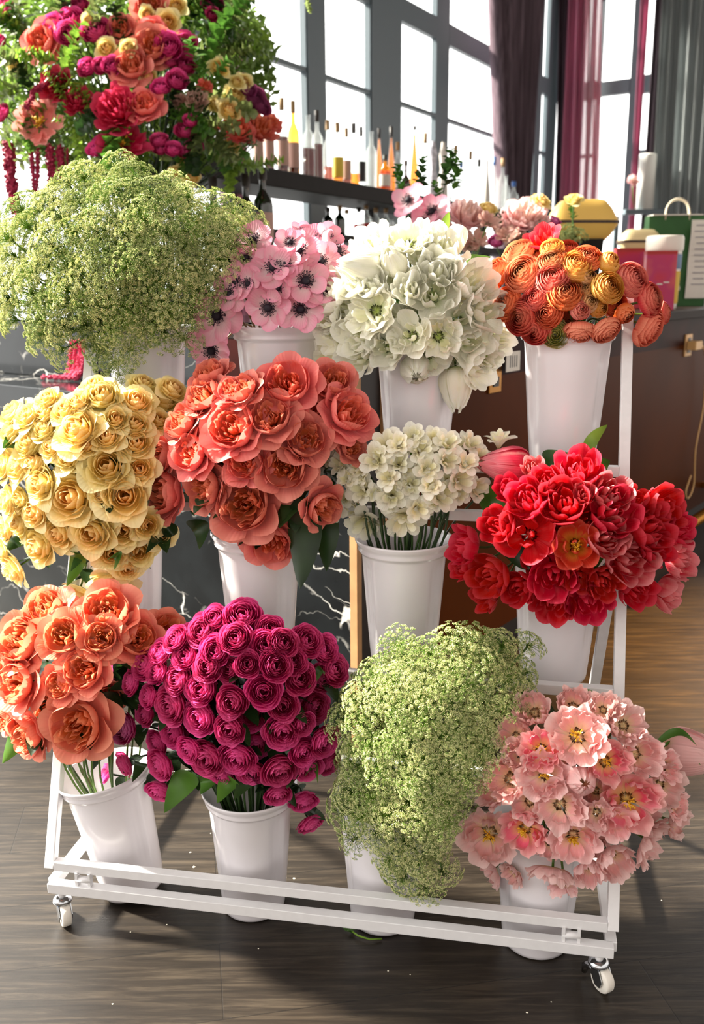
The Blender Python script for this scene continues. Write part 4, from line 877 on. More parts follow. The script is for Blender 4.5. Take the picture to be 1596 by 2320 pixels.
# curtains
def cloth_mat(name, c, tr=.15, stripes=None):
    m, nt, o = newmat(name); L = nt.links; tc = node(nt, 'ShaderNodeTexCoord'); mp_ = node(nt, 'ShaderNodeMapping'); mp_.inputs['Scale'].default_value = (30, 30, .5); L.new(tc.outputs['Object'], mp_.inputs[0])
    nz = node(nt, 'ShaderNodeTexNoise'); nz.inputs['Scale'].default_value = 1.5; nz.inputs['Detail'].default_value = 4; L.new(mp_.outputs[0], nz.inputs[0]); b0 = lin(c); c2 = tuple(min(1, v * 1.45) for v in b0[:3]) + (1,); c1 = tuple(v * .7 for v in b0[:3]) + (1,)
    cc = ramp(nt, nz.outputs[0], [(.3, c1), (.7, c2)]); d = node(nt, 'ShaderNodeBsdfDiffuse'); t = node(nt, 'ShaderNodeBsdfTranslucent'); L.new(cc, d.inputs[0]); L.new(cc, t.inputs[0]); mx = node(nt, 'ShaderNodeMixShader'); mx.inputs[0].default_value = tr
    L.new(d.outputs[0], mx.inputs[1]); L.new(t.outputs[0], mx.inputs[2])
    if stripes:
        tp = node(nt, 'ShaderNodeBsdfTransparent'); m3 = node(nt, 'ShaderNodeMixShader'); m3.inputs[0].default_value = stripes; L.new(mx.outputs[0], m3.inputs[1]); L.new(tp.outputs[0], m3.inputs[2]); L.new(m3.outputs[0], o.inputs[0])
    else: L.new(mx.outputs[0], o.inputs[0])
    return m
MT['c_dark'] = cloth_mat('dark_plum_cloth', '685A62', .15); MT['c_lit'] = cloth_mat('lit_plum_cloth', 'D08CA6', .35); MT['c_sheer'] = cloth_mat('sheer_rose_cloth', 'D49AA6', .45, .4); MT['c_grey'] = cloth_mat('grey_cloth', 'B4BABB', .15)  # rose cloth: backlit curtain parts, the light put into the cloth colour
def curtain(name, wall, xt, xb, off, folds, amp, mat, label, z0=.15, z1=4.25, yt=0, yb=430):
    """xt, xb: pixel columns of both edges at picture heights yt and yb, taken on a plane standing off metres inside the wall"""
    n, c, e = (NW, CW - off, EW) if wall == 1 else (EW, C2 - off, -NW)
    A = [at_plane(x, yt, n, c) for x in xt]; B_ = [at_plane(x, yb, n, c) for x in xb]
    vs = []; fs = []; NU = folds * 10; NVv = 16
    for i in range(NVv + 1):
        z = z0 + (z1 - z0) * i / NVv
        e0, e1 = [a + (b_ - a) * ((z - a.z) / (b_.z - a.z)) for a, b_ in zip(A, B_)]
        if z < B_[0].z: e0 = Vector(B_[0]); e1 = Vector(B_[1])
        for j in range(NU + 1):
            t = j / NU; p = e0 + (e1 - e0) * t; p.z = z; a = amp * math.sin(t * folds * 2 * PI + .6 * math.sin(t * 9)) + .3 * amp * math.sin(t * folds * 4.3 * PI)
            vs.append(p - n * a + e * .3 * amp * math.cos(t * folds * 2 * PI))
    for i in range(NVv):
        for j in range(NU): q = i * (NU + 1) + j; fs.append((q, q + 1, q + NU + 2, q + NU + 1))
    o = link(name, mesh(name, vs, fs, mat)); md = o.modifiers.new('thick', 'SOLIDIFY'); md.thickness = .004; tag(o, label, 'curtain'); return o
curtain('curtain', 1, (1108, 1234), (1130, 1196), .25, 5, .07, 'c_dark', 'dark plum pleated curtain gathered at its foot, left of the room corner')
curtain('curtain', 2, (1268, 1296), (1262, 1276), .2, 2, .05, 'c_dark', 'narrow dark curtain fold hanging just right of the room corner')
curtain('curtain', 2, (1290, 1324), (1270, 1312), .26, 2, .06, 'c_lit', 'rose plum lit curtain between the dark fold and the sheer curtain')
curtain('curtain', 2, (1322, 1362), (1310, 1356), .2, 3, .05, 'c_sheer', 'sheer rose curtain with window bars showing through it')
curtain('curtain', 2, (1452, 1470), (1430, 1442), .3, 1, .04, 'c_lit', 'thin rose curtain strip beside the right window mullion')
curtain('curtain', 2, (1486, 1508), (1464, 1482), .5, 2, .04, 'c_dark', 'narrow dark curtain tied back against the grey curtain', yb=340)
curtain('curtain', 2, (1500, 1680), (1474, 1640), .8, 8, .06, 'c_grey', 'wide pleated grey curtain at the far right behind the green bag', yb=500)

curtain('curtain', 1, (500, 538), (500, 536), .2, 2, .04, 'c_dark', 'dark plum curtain behind the right edge of the big bar arrangement')
curtain('curtain', 1, (534, 553), (534, 552), .26, 1, .03, 'c_lit', 'rose lit curtain strip showing beside the big bar arrangement')  # lit edge of the curtain beside it, brightness put into the cloth colour
# back bar shelves
CS = 2.6
def shp(x, y): return at_plane(x, y, NW, CS)
s_z = shp(765, 408).z; sa = (shp(430, 400) - corner).dot(EW); sb = (shp(1215, 400) - corner).dot(EW)
def shelf(z, th, dep, name, label, a=sa, b_=sb):
    o = empty(name, corner + EW * (a + b_) / 2 - NW * (CW - CS) + UP * z); m = MB().box(NW * dep / 2 - UP * th / 2, EW * (b_ - a) / 2, NW * dep / 2, UP * th / 2); m.build('shelf_board', 'shelf', o, bevel=.004)
    for k in (a + .3, (a + b_) / 2, b_ - .3):
        MB().box(EW * (k - (a + b_) / 2) + NW * (dep - .03) - UP * (z / 2), EW * .025, NW * .025, UP * (z / 2 - th)).build('shelf_post', 'shelf', o)
    tag(o, label, 'shelf'); return o
hh_ = (shp(765, 408).z - shp(765, 445).z)
shelf(s_z, hh_, .34, 'bottle_shelf', 'long dark shelf of bottles in front of the windows')
z_low = shp(760, 530).z
shelf(z_low, .04, .3, 'bottle_shelf', 'added lower shelf for the reflection bottles, behind the pink anemones')
MT['gl_clear'] = glass_mat('bottle_glass', 'F6FAF8', .2, .1, 'FFFFFF', mult=.2); MT['gl_green'] = glass_mat('green_bottle_glass', '1E3A14', .3, .35, '24401A'); MT['gl_amber'] = glass_mat('amber_bottle_glass', 'FFDC90', .2, .3, 'F4B040', mult=.2); MT['gl_brown'] = glass_mat('brown_bottle_glass', '6A2410', .3, .5, '7A2C14')
MT['lq_red'] = glass_mat('red_liquor', '8A1018', .1, .6, '6A0E18', mult=.1); MT['lq_amber'] = glass_mat('amber_liquor', 'FFC860', .1, .4, 'F4A020', mult=.1); MT['lq_yellow'] = glass_mat('yellow_liquor', 'D8C050', .1, .5, 'E0CC60'); MT['lq_rose'] = glass_mat('rose_liquor', 'C88878', .1, .6, 'C48A80')
MT['cap_tan'] = simple('cork_stopper', '9A7A52', .7); MT['cap_dark'] = simple('dark_cap', '2C2420', .5); MT['cap_blue'] = simple('blue_cap', '3A68B0', .4); MT['lb_white'] = simple('bottle_label', 'DCD6CC', .7); MT['lb_black'] = simple('black_bottle_label', '1C1C1E', .6); MT['lb_yellow'] = simple('yellow_bottle_label', 'D8BC38', .6); MT['lb_pink'] = simple('pinkish_bottle_label', 'C09C90', .7); MT['lb_red'] = simple('red_bottle_label', 'B02A28', .6)
MT['ceram'] = simple('painted_ceramic', 'C4C2CC', .3, noise=.45, scale=40); MT['ceram_w'] = simple('white_ceramic', 'D8D0C6', .3)
def bottle(P, H, Rr, glass='gl_clear', liq=None, lvl=.5, lab=None, cap='cap_tan', shape='wine', label='', group='bottles on the long shelf', capl=.14):
    o = empty('bottle', P)
    prof = {'wine': [(.001, 0), (.95, 0), (1, .02), (1, .58), (.9, .66), (.4, .76), (.34, .8), (.34, .97), (.4, .98), (.38, 1)],
            'squat': [(.001, 0), (.95, 0), (1, .03), (1, .6), (.93, .68), (.35, .78), (.33, .95), (.38, .97), (.36, 1)],
            'cone': [(.001, 0), (.95, 0), (1, .02), (.86, .3), (.5, .62), (.3, .8), (.26, .97), (.32, .98), (.3, 1)],
            'round': [(.001, 0), (.6, 0), (.95, .12), (1, .3), (.85, .48), (.35, .6), (.3, .65), (.3, .95), (.36, 1)],
            'decanter': [(.001, 0), (.8, 0), (1, .1), (.9, .35), (.45, .55), (.55, .7), (.7, .8), (.4, .92), (.3, 1)]}[shape]
    bh = H * (1 - capl * .5); m = MB().lathe([(r * Rr, z * bh) for r, z in prof], 20); m.build('glass_body', glass, o, True)
    if liq:
        pr = []; 
        for (r, z) in prof:
            if z <= lvl: pr.append((max(.001, r * Rr - .003), z * bh + .002))
        pr += [(pr[-1][0], lvl * bh), (.001, lvl * bh)]; MB().lathe(pr, 20).build('liquor', liq, o, True)
    if lab: MB().lathe([(Rr * 1.015, bh * .15), (Rr * 1.02, bh * .16), (Rr * 1.02, bh * .48), (Rr * 1.015, bh * .49)], 20).build('label', lab, o, True)
    if cap: rr = Rr * prof[-1][0] * 1.12; MB().lathe([(rr, bh * (1 - capl * .6)), (rr, H), (.001, H)], 14).build('stopper', cap, o, True)
    tag(o, label, 'bottle', group); return o
BT_ = [ # crop x, crop top, half width px, args
 (200,515,30,dict(glass='gl_brown',lab='lb_pink',label='dark wine bottle nearest the flower arrangement on the long shelf')),
 (262,520,30,dict(liq='lq_red',lvl=.62,lab='lb_pink',label='wine bottle second from the arrangement, pinkish paper label')),
 (338,545,34,dict(liq='lq_red',lvl=.55,lab='lb_pink',label='tall corked bottle with clear shoulders and dark red wine, pale label')),
 (402,562,32,dict(glass='gl_amber',liq='lq_red',lvl=.5,lab='lb_pink',label='tall corked bottle with glowing amber shoulders, first before the window post')),
 (485,612,36,dict(liq='lq_red',lvl=.5,cap=None,shape='squat',label='clear round topped bottle with red liquor at the first window post')),
 (535,615,32,dict(liq='lq_red',lvl=.58,cap='cap_dark',shape='squat',label='dark red bottle just right of the first window post')),
 (595,668,28,dict(liq='lq_rose',lvl=.3,label='clear slim bottle with tan stopper left of the yellow labelled bottle')),
 (650,682,32,dict(liq='lq_amber',lvl=.3,lab='lb_yellow',shape='squat',label='yellow labelled squat bottle on the long shelf')),
 (700,712,26,dict(liq='lq_rose',lvl=.35,lab='lb_pink',label='small clear bottle right of the yellow labelled one')),
 (740,685,32,dict(liq='lq_amber',lvl=.25,cap='cap_dark',shape='squat',label='clear bottle with dark stopper and a little amber liquor')),
 (782,705,24,dict(lab='lb_black',cap='cap_dark',label='bottle with a black wrap label')),
 (838,705,32,dict(cap=None,shape='squat',label='empty clear decanter with domed top')),
 (882,715,26,dict(liq='lq_amber',lvl=.9,cap='cap_dark',shape='cone',label='slim amber bottle left of the tall amber pair')),
 (950,705,28,dict(glass='gl_clear',liq='lq_amber',lvl=.9,cap='cap_dark',shape='cone',label='tall amber bottle above the small square labelled bottle')),
 (915,862,30,dict(glass='gl_amber',liq='lq_amber',lvl=.6,lab='lb_white',cap='cap_dark',shape='squat',label='short amber bottle with white label in front row',front=1)),
 (985,790,26,dict(label='small clear bottle before the tall amber cone bottle')),
 (1032,892,26,dict(glass='gl_brown',liq='lq_amber',lvl=.5,cap='cap_dark',shape='round',label='smallest dark bottle beside the tall amber cone',front=1)),
 (1080,700,30,dict(glass='gl_clear',liq='lq_amber',lvl=.9,cap='cap_dark',shape='cone',label='tallest amber cone shaped bottle with dark stopper',capl=.05)),
 (1140,740,28,dict(label='clear bottle behind the blue patterned decanter')),
 (1185,760,34,dict(glass='ceram',cap=None,shape='decanter',label='blue grey patterned ceramic decanter')),
 (1240,765,32,dict(glass='ceram_w',cap=None,shape='decanter',label='plain pale ceramic decanter right of the patterned one')),
 (1310,808,26,dict(cap='cap_tan',label='clear bottle with small tan stopper in the overexposed window')),
 (1340,895,24,dict(cap='cap_blue',label='short clear bottle with pale blue cap')),
 (1392,840,24,dict(label='faint clear bottle washed out by the window')),
 (1440,885,24,dict(cap='cap_dark',label='clear bottle with a thin dark stopper')),
 (1487,870,24,dict(glass='ceram_w',cap=None,shape='cone',label='beige opaque tall bottle near the plum curtain')),
 (1525,872,22,dict(cap='cap_blue',label='clear bottle with deep blue cap at the edge of the plum curtain')),
 (1572,880,26,dict(label='clear bottle in front of the plum curtain')),
 (1633,1010,28,dict(cap='cap_blue',label='bottle with navy cap before the plum curtain, farthest right')),
 (1590,960,24,dict(cap=None,shape='squat',label='low clear bottle before the plum curtain'))]
random.seed(21)
for cx, cy, hw, a in BT_:
    a = dict(a); fr_on = a.pop('front', 0); x = 500 + cx / 2.455; y = cy / 2.455
    dep = .07 if fr_on else .15
    T = at_plane(x, y, NW, CS + dep); B_ = Vector((T.x, T.y, s_z)); t = (T - CAM).dot(FW)
    H = max(.12, T.z - s_z); R = hw / 2.455 * t / F_PX; bottle(B_, H, R, **a)
for i in range(9):   # added bottles standing in for the faint bottle reflections below the shelf
    x = 745 + i * 22 + U(-3, 3); T = at_plane(x, 462 + U(-6, 14), NW, CS + .15); B_ = Vector((T.x, T.y, z_low))
    bottle(B_, T.z - z_low, .03, glass=random.choice(['gl_clear', 'gl_clear', 'gl_green']), lab=random.choice([None, 'lb_white', 'lb_red']), cap=random.choice(['cap_tan', 'cap_dark']), shape=random.choice(['wine', 'squat']), label='pale bottle standing in for a reflection under the long shelf, %s from the left' % ORD[i], group='bottles standing in for reflections')
for i, (x, yt_, gl, lb_) in enumerate(((482, 402, 'gl_green', 'lb_white'), (520, 412, 'gl_green', None), (556, 395, 'gl_green', 'lb_pink'), (594, 380, 'gl_green', 'lb_pink'))):
    T = at_plane(x, yt_, NW, CS - .35); H = .31; t = (T - CAM).dot(FW); z = T.z - H; n0 = ['nearest the arrangement', 'second along', 'third along', 'standing tallest at the right end'][i]
    bottle(Vector((T.x, T.y, z)), H, .039, glass=gl, lab=lb_, cap='cap_dark', label='dark green wine bottle behind the lace flowers, %s' % n0, group='wine bottles behind the lace flowers')
    if i == 0: zw = z
a = (at_plane(470, 480, NW, CS - .35) - corner).dot(EW); b_ = (at_plane(610, 480, NW, CS - .35) - corner).dot(EW)
o = MB().box((0, 0, 0), EW * (b_ - a) / 2, NW * .12, UP * .02).build('serving_shelf', 'shelf', None, bevel=.004)

c_ = corner + EW * (a + b_) / 2 - NW * (CW - CS + .35); o.location = (c_.x, c_.y, zw - .045); tag(o, 'short dark shelf carrying the green wine bottles', 'shelf')
o.name = 'bottle_shelf'

# ------------------------------------------------------------------ the big arrangement on the bar, top left
def bgp(x, y, dome=(290, 190, 370, 290, 3.45, .42), jit=.03):
    cx, cy, hw, hh, tc_, b2 = dome; u = (x - cx) / hw; v = (y - cy) / hh; w = math.sqrt(max(.04, 1 - u * u - v * v))
    P = at_t(x, y, tc_ - b2 * w + U(-jit, jit)); t = (P - CAM).dot(FW)
    n = (RT * u * .6 - DN * v * .5 - FW * (.8 * w + .35) + UP * .2 + Vector((U(-1, 1), U(-1, 1), U(-1, 1))) * .15).normalized(); return P, t, n
vb = at_t(300, 330, 3.5); vase_base = Vector((vb.x, vb.y, 1.1))
MT['urn'] = simple('dark_urn', '2A2422', .35)
urn = empty('vase', vase_base); MB().lathe([(.001, 0), (.09, 0), (.1, .01), (.05, .05), (.1, .12), (.14, .2), (.13, .25), (.15, .27), (.14, .275), (.11, .25), (.11, .2), (.001, .1)], 32).build('vase_body', 'urn', urn, True)
tag(urn, 'dark urn on the bar holding the tall flower arrangement, mostly hidden', 'vase')
BUCK['urn'] = (vase_base + UP * .26, UP, vase_base + UP * .08)
def bgflower(x, y, d, kind, mat, name, desc, cat, yc=False, n=None):
    P, t, nn = bgp(x, y)
    if n: nn = (RT * n[0] - DN * n[1] - FW * n[2]).normalized()
    R = d * t / F_PX / 2; root = empty(name, P - nn * R * CEN.get(kind, .5)); q = quat(nn, U(0, 6)); link('bloom', random.choice(BL[kind + ':' + mat]), root, (0, 0, 0), q, R * 1.14)
    if yc: link('stamens', YC, root, nn * R * .05, q, R * 1.3)
    link('calyx', CALYX, root, (0, 0, 0), q, R * .8)
    stem_to(root, Vector(root.location), nn, BUCK['urn'], .003, 'stem_dark', .5); tag(root, None, cat, 'flowers of the big bar arrangement'); return (x, y, desc, root)
k = 2.494; G = []
def many(lst, *a, **kw):
    for it in lst:
        kw2 = dict(kw)
        if len(it) > 3: kw2.update(it[3])
        G.append(bgflower(it[0] / k, it[1] / k, it[2] / k, *a, **kw2))
many([(230,230,210),(850,260,210),(740,370,210),(820,590,190),(860,170,130),(690,160,140),(850,30,190)], 'rose_garden', 'coral', 'garden_rose', 'coral garden rose', 'rose')
many([(220,690,250,dict(yc=True, n=(.05,.1,.95)))], 'peony_open', 'coral_pink', 'peony', 'open coral peony with yellow heart', 'peony')
many([(1350,720,180),(1480,720,170),(1540,690,110),(1160,480,80)], 'peony_full', 'coral', 'peony', 'coral layered peony', 'peony')
many([(660,600,250),(300,470,170),(430,560,160),(640,760,120)], 'peony_full', 'bg_red', 'peony', 'crimson peony', 'peony')
many([(690,810,260,dict(yc=True))], 'peony_open', 'bg_red', 'peony', 'open crimson peony with yellow heart', 'peony')
many([(290,150,140),(400,120,140),(540,170,150),(490,380,100),(570,370,90),(630,370,100),(910,490,100),(1050,360,110),(1000,450,110),(950,260,140),(1040,250,130),(1050,730,110),(980,840,90),(1100,830,90),(1050,860,80),(900,790,95),(30,40,140),(10,640,100),(1200,20,110),(600,820,140),(540,840,100),(380,190,120),(960,340,90),(1080,680,80),(910,840,80),(1200,80,70),(450,20,90),(5,230,60)], 'rosette', 'magenta', 'spray_rose', 'magenta spray rose', 'rose')
many([(1430,550,130),(1480,600,100),(1400,500,90)], 'rosette', 'bg_mauve', 'spray_rose', 'mauve spray rose', 'rose')
many([(950,120,120),(1240,380,110),(1220,590,95),(1300,620,125),(1330,540,120),(1380,460,90),(1310,820,95),(1000,30,100),(840,430,90),(1000,970,95),(1060,920,95),(1080,1000,105),(500,110,80),(600,270,110),(830,75,80),(720,265,90),(1340,460,80),(80,360,80),(1010,210,60)], 'rose_std', 'cream', 'cream_rose', 'cream rose', 'rose')
many([(1110,560,110),(1020,570,90),(1090,620,80)], 'peony_full', 'bg_dusty', 'peony', 'small dusty pink peony', 'peony')
label_rows(G, 'the bar arrangement', 8)
# leafy branches
def branch(seed, mat, n=11, L=1.0, w=.09, ll=.28):
    random.seed(seed); m = MB(); sp_ = [Vector((0, 0, 0))]; d = Vector((0, 0, 1))
    for i in range(8): d = (d + Vector((U(-.12, .12), U(-.12, .12), 0))).normalized(); sp_.append(sp_[-1] + d * L / 8)
    m.tube(sp_, [.012 * (1 - i / 11) for i in range(9)], 4)
    for i in range(n * 2):
        t = .15 + .85 * i / (n * 2); q = t * 8; j = min(7, int(q)); p = sp_[j] + (sp_[j + 1] - sp_[j]) * (q - j); a = i * 2.4 + U(-.3, .3)
        dd = Vector((math.cos(a), math.sin(a), .7 + U(-.3, .3))).normalized(); y = Vector((-math.sin(a), math.cos(a), U(-.4, .4))).normalized(); z = dd.cross(y)
        v, f = leaf_blade(L=ll * (1.1 - .5 * t), W=w, bend=.06, n=4); m.add([p + dd * a_[0] + y * a_[1] + z * a_[2] for a_ in v], f)
    return mesh('leafy_branch', m.v, m.f, mat)
BRD = [branch(1, 'leaf_dark'), branch(2, 'leaf_dark', 9, w=.11)]; BRB = [branch(3, 'leaf_bright', 10), branch(4, 'leaf_bright', 12, w=.07, ll=.24)]; BRO = [branch(5, 'leaf_olive', 12, w=.06), branch(6, 'leaf_olive', 9, w=.08)]; BRM = [branch(7, 'leaf_mid', 11, w=.08)]
random.seed(31); LB = []
def put_branch(x, y, px, d, sets, word):
    P, t, n = bgp(x, y, jit=.05); L = px * t / F_PX; dirn = (RT * d[0] - DN * d[1] - FW * U(.0, .5)).normalized()
    o = link('leafy_branch', random.choice(sets), None, P - dirn * L * .5, quat(dirn, U(0, 6)), L); o['category'] = 'branch'; o['group'] = 'leafy branches of the big bar arrangement'; LB.append((x, y, word + ' leafy branch', o))
for x, y, px, dx, dy, st, wd in [(160,110,130,.3,.6,BRB,'bright green'),(150,160,120,-.2,-.8,BRB,'bright green'),(175,210,110,.4,-.6,BRB,'bright green'),(120,200,90,-.5,.5,BRB,'bright green'),(180,310,110,.2,-.9,BRB,'bright green'),(165,280,90,-.7,.3,BRB,'bright green'),(340,345,110,.5,.5,BRB,'bright green'),(500,60,160,.5,.5,BRM,'mid green'),(470,110,170,.1,.9,BRM,'mid green'),(450,150,130,-.1,.8,BRM,'mid green'),(530,30,140,.7,.3,BRO,'olive green'),
    (40,60,170,-.4,.7,BRO,'olive green'),(20,140,150,-.7,.4,BRO,'olive green'),(60,30,140,.1,1,BRO,'olive green'),(20,200,130,-.6,-.5,BRO,'olive green'),(15,290,120,-.5,-.7,BRO,'olive green'),(40,330,100,-.1,-1,BRO,'olive green'),(220,20,130,.1,1,BRO,'olive green'),(270,60,120,-.2,1,BRD,'dark green'),(150,20,130,0,1,BRD,'dark green'),(480,300,130,.6,-.3,BRO,'olive green'),(460,260,120,.2,.8,BRO,'olive green'),(500,320,100,.4,-.7,BRO,'olive green'),
    (550,375,130,.9,-.1,BRB,'bright green'),(590,365,100,1,.3,BRB,'bright green'),(530,390,110,.3,-.9,BRB,'bright green'),(520,350,100,.2,-.8,BRM,'mid green'),(480,180,120,.6,.6,BRM,'mid green'),(520,120,110,.9,.3,BRO,'olive green'),(490,10,120,.4,.9,BRD,'dark green'),(430,20,110,.1,1,BRD,'dark green'),(390,240,100,.2,.5,BRD,'dark green'),(450,230,100,-.4,.6,BRD,'dark green'),(210,270,110,-.2,-.7,BRD,'dark green'),(60,180,110,-.3,.8,BRD,'dark green'),(440,340,120,.2,-.8,BRD,'dark green'),(700,8,40,.3,-.9,BRO,'hanging olive green'),(535,85,100,.8,-.5,BRM,'mid green'),(555,12,80,1,.1,BRM,'mid green'),(420,370,90,.4,-.8,BRM,'mid green'),(100,330,90,0,-.9,BRM,'mid green'),(60,290,90,.3,-.8,BRM,'mid green')]:
    put_branch(x, y, px, (dx, dy), st, wd)
for i in range(34):
    a = U(0, 6.28); rr = U(.55, 1.0); x = 285 + 330 * rr * math.cos(a); y = 170 + 230 * rr * math.sin(a)
    put_branch(x, y, U(90, 150), (math.cos(a) + U(-.4, .4), -math.sin(a) + U(-.4, .4)), random.choice([BRB, BRO, BRO, BRM]), random.choice(['small leaved', 'fine leaved']))
label_rows(LB, 'the arrangement', 8)
for x_, y_, d_, o_ in LB: o_['label'] = o_['label'].replace(' flower of', ' one of').replace(' row of', ' row in')
hb_ = [o_ for x_, y_, d_, o_ in LB if d_.startswith('hanging')][0]; m = MB(); pp = [at_t(560, 20, 3.3), at_t(600, -60, 3.25), at_t(660, -75, 3.2), at_t(700, -20, 3.2)]
m.tube([hb_.matrix_basis.inverted() @ p for p in pp], .03, 5); m.build('arching_stem', 'stem', hb_, True)
# dense leaves filling the arrangement
random.seed(41); m = MB()
for i in range(9000):
    a = U(0, 2 * PI); rr = math.sqrt(random.random()) * .97; x = 285 + 345 * rr * math.cos(a); y = 150 + 265 * rr * math.sin(a)
    P = at_t(x, y, 3.5 + U(-.9, 1) * .36 * math.sqrt(1 - rr * rr)) if True else None
    P = P + FW * .05; dd = Vector((U(-1, 1), U(-1, 1), U(-.8, 1))).normalized(); yv = dd.orthogonal().normalized(); yv = (Quaternion(dd, U(0, 6)) @ yv); z = dd.cross(yv); L = U(.03, .07)
    v = [P, P + dd * L * .5 + yv * L * .2, P + dd * L, P + dd * L * .5 - yv * L * .2, P + dd * L * .5 + z * L * .05]; m.add(v, [(0, 1, 4), (1, 2, 4), (2, 3, 4), (3, 0, 4)])
o = m.build('dense_foliage', 'leaf_mid', None); tag(o, 'dense small leaves filling the big arrangement on the bar', 'foliage', None, 'stuff')
MT['leaf_mix'] = leaf_mat('mixed_leaf', '25401A', '86A64A', .4); o.data.materials[0] = MT['leaf_mix']
# amaranthus
def tassel(pts, r, mat, label, t=3.15, plane=None):
    W_ = [at_t(x, y, t) if plane is None else plane(x, y) for x, y in pts]; o = empty('amaranthus_tassel', W_[0]); P = []
    for i in range(len(W_) - 1):
        for q in range(5): P.append(W_[i] + (W_[i + 1] - W_[i]) * q / 5)
    P.append(W_[-1]); m = MB(); n = len(P); m.tube([p - W_[0] for p in P], [r * .5 * (.5 + .5 * math.sin(PI * min(1, i / n + .15))) for i in range(n)], 8)
    for i in range(int(n * 14)):
        q = U(0, n - 1.01); j = int(q); p = P[j] + (P[j + 1] - P[j]) * (q - j); dv = Vector((U(-1, 1), U(-1, 1), U(-1, .4))).normalized(); rr = r * U(.5, 1); c = p + dv * rr * .8 - W_[0]; z = r * U(.22, .36); a_ = dv.orthogonal().normalized(); b2 = dv.cross(a_)
        m.add([c + dv * z, c + a_ * z, c + b2 * z, c - a_ * z, c - b2 * z, c - dv * z], [(0, 1, 2), (0, 2, 3), (0, 3, 4), (0, 4, 1), (5, 2, 1), (5, 3, 2), (5, 4, 3), (5, 1, 4)])
    m.build('tassel', mat, o, False); tag(o, label, 'amaranthus', 'hanging amaranthus tassels'); return o
tassel([(18, 320), (22, 380), (28, 430), (38, 492)], .028, 'amaranth', 'thickest crimson amaranthus tassel, hanging at the far left')
tassel([(70, 340), (74, 380), (78, 432)], .014, 'amaranth', 'slim crimson tassel under the open coral peony')
tassel([(86, 335), (85, 390), (82, 440)], .013, 'amaranth', 'slim crimson tassel just right of the one under the open peony')
tassel([(112, 330), (116, 380), (118, 415)], .021, 'amaranth', 'crimson amaranthus tassel, third from the left')
tassel([(134, 330), (140, 370), (136, 405)], .019, 'amaranth', 'crimson amaranthus tassel touching the lace flowers')
tassel([(153, 335), (152, 372)], .008, 'amaranth', 'thinnest crimson tassel close to the lace flowers')
tassel([(125, 165), (100, 190), (78, 205), (60, 245)], .016, 'amaranth', 'crimson tassel arching above the open coral peony', t=3.06)
ledge = lambda x, y: at_z(x, y, .915)
def lp(x, y, z=None): return at_plane(x, y, EB, PB.dot(EB) + .215)
for i, (xs_, dx) in enumerate(((158, 0), (168, 5), (178, 9), (187, 12))):
    top = [lp(xs_ + 6, 770), lp(xs_ + 2, 810), lp(xs_, 838)]
    end = at_z(96 + i * 26, 853 + i, .907); mid = at_z(xs_ - 14, 853 + i * .5, .91)
    WW = top + [mid, end]; tassel([(0, 0)] * 5, .0135, 'amaranth_pink', 'pink amaranthus tail trailing onto the marble ledge, %s from the left' % ORD[i], plane=(lambda it: (lambda x, y: next(it)))(iter(WW)))
top_ = None

# ------------------------------------------------------------------ small arrangement and the things on the bar, right
def bt(x, y, z=1.1): return at_z(x, y, z)
def on_top(x, a):   # point of the bar top seen in picture column x, a metres behind its front edge
    p = at_plane(x, 690, NB, PB.dot(NB) + a); return Vector((p.x, p.y, 1.1))
MT['vase_glass'] = glass_mat('vase_glass', 'E4ECE8', .3, .15, 'F0F4F0')
vv = []
for i, (x, a, h, r) in enumerate(((1050, .25, .13, .035), (1185, .2, .12, .03), (1290, .12, .12, .028))):
    P = on_top(x, a); o = empty('glass_vase', P); MB().lathe([(.001, 0), (r * .9, 0), (r, .01), (r, h), (r * .94, h), (r * .92, .015), (.001, .015)], 24).build('vase_body', 'vase_glass', o, True)
    MB().lathe([(.001, .016), (r * .9, .016), (r * .9, h * .6), (.001, h * .6)], 20).build('water', 'gl_clear', o, True)
    tag(o, ['clear glass vase behind the white tulips', 'clear glass vase behind the white and orange bunches', 'small ribbed glass with herbs behind the orange ranunculus'][i], 'vase'); BUCK['v%d' % i] = (P + UP * h, UP, P + UP * .02)
SM = []
def smf(x, y, d, kind, mat, name, desc, cat, bk, yc=False):
    c, up, base = BUCK[bk]; t0 = (c - CAM).dot(FW); P = at_t(x, y, t0 + U(-.07, .04)); t = (P - CAM).dot(FW); R = d * t / F_PX / 2; v = P - c; n = (v.normalized() * .6 - FW * .8 + UP * .2 + Vector((U(-1, 1), U(-1, 1), U(-1, 1))) * .2).normalized()
    root = empty(name, P - n * R * CEN.get(kind, .5)); q = quat(n, U(0, 6)); link('bloom', random.choice(BL[kind + ':' + mat]), root, (0, 0, 0), q, R)
    if yc: link('stamens', YC, root, n * R * .05, q, R * .9)
    link('calyx', CALYX, root, (0, 0, 0), q, R * .8); stem_to(root, Vector(root.location), n, (c, up, base), .0025, 'stem', .2); tag(root, None, cat, 'flowers of the small arrangement on the bar'); SM.append((x, y, desc, root))
for x, y, d, yc, bk in ((1062, 480, 100, 0, 'v0'), (1192, 480, 105, 1, 'v1'), (1160, 500, 90, 0, 'v1'), (1225, 505, 80, 0, 'v1')): smf(x, y, d, 'peony_full', 'bg_pale', 'peony', 'pale pink peony', 'peony', bk, yc)
for x, y, d, bk in ((1035, 525, 70, 'v0'), (1080, 540, 60, 'v0'), (1110, 500, 60, 'v0'), (1065, 555, 50, 'v0'), (1150, 530, 60, 'v1'), (1175, 545, 65, 'v1')): smf(x, y, d, 'peony_open', 'bg_dusty', 'wildflower', 'dusty pink flat flower', 'flower', bk)
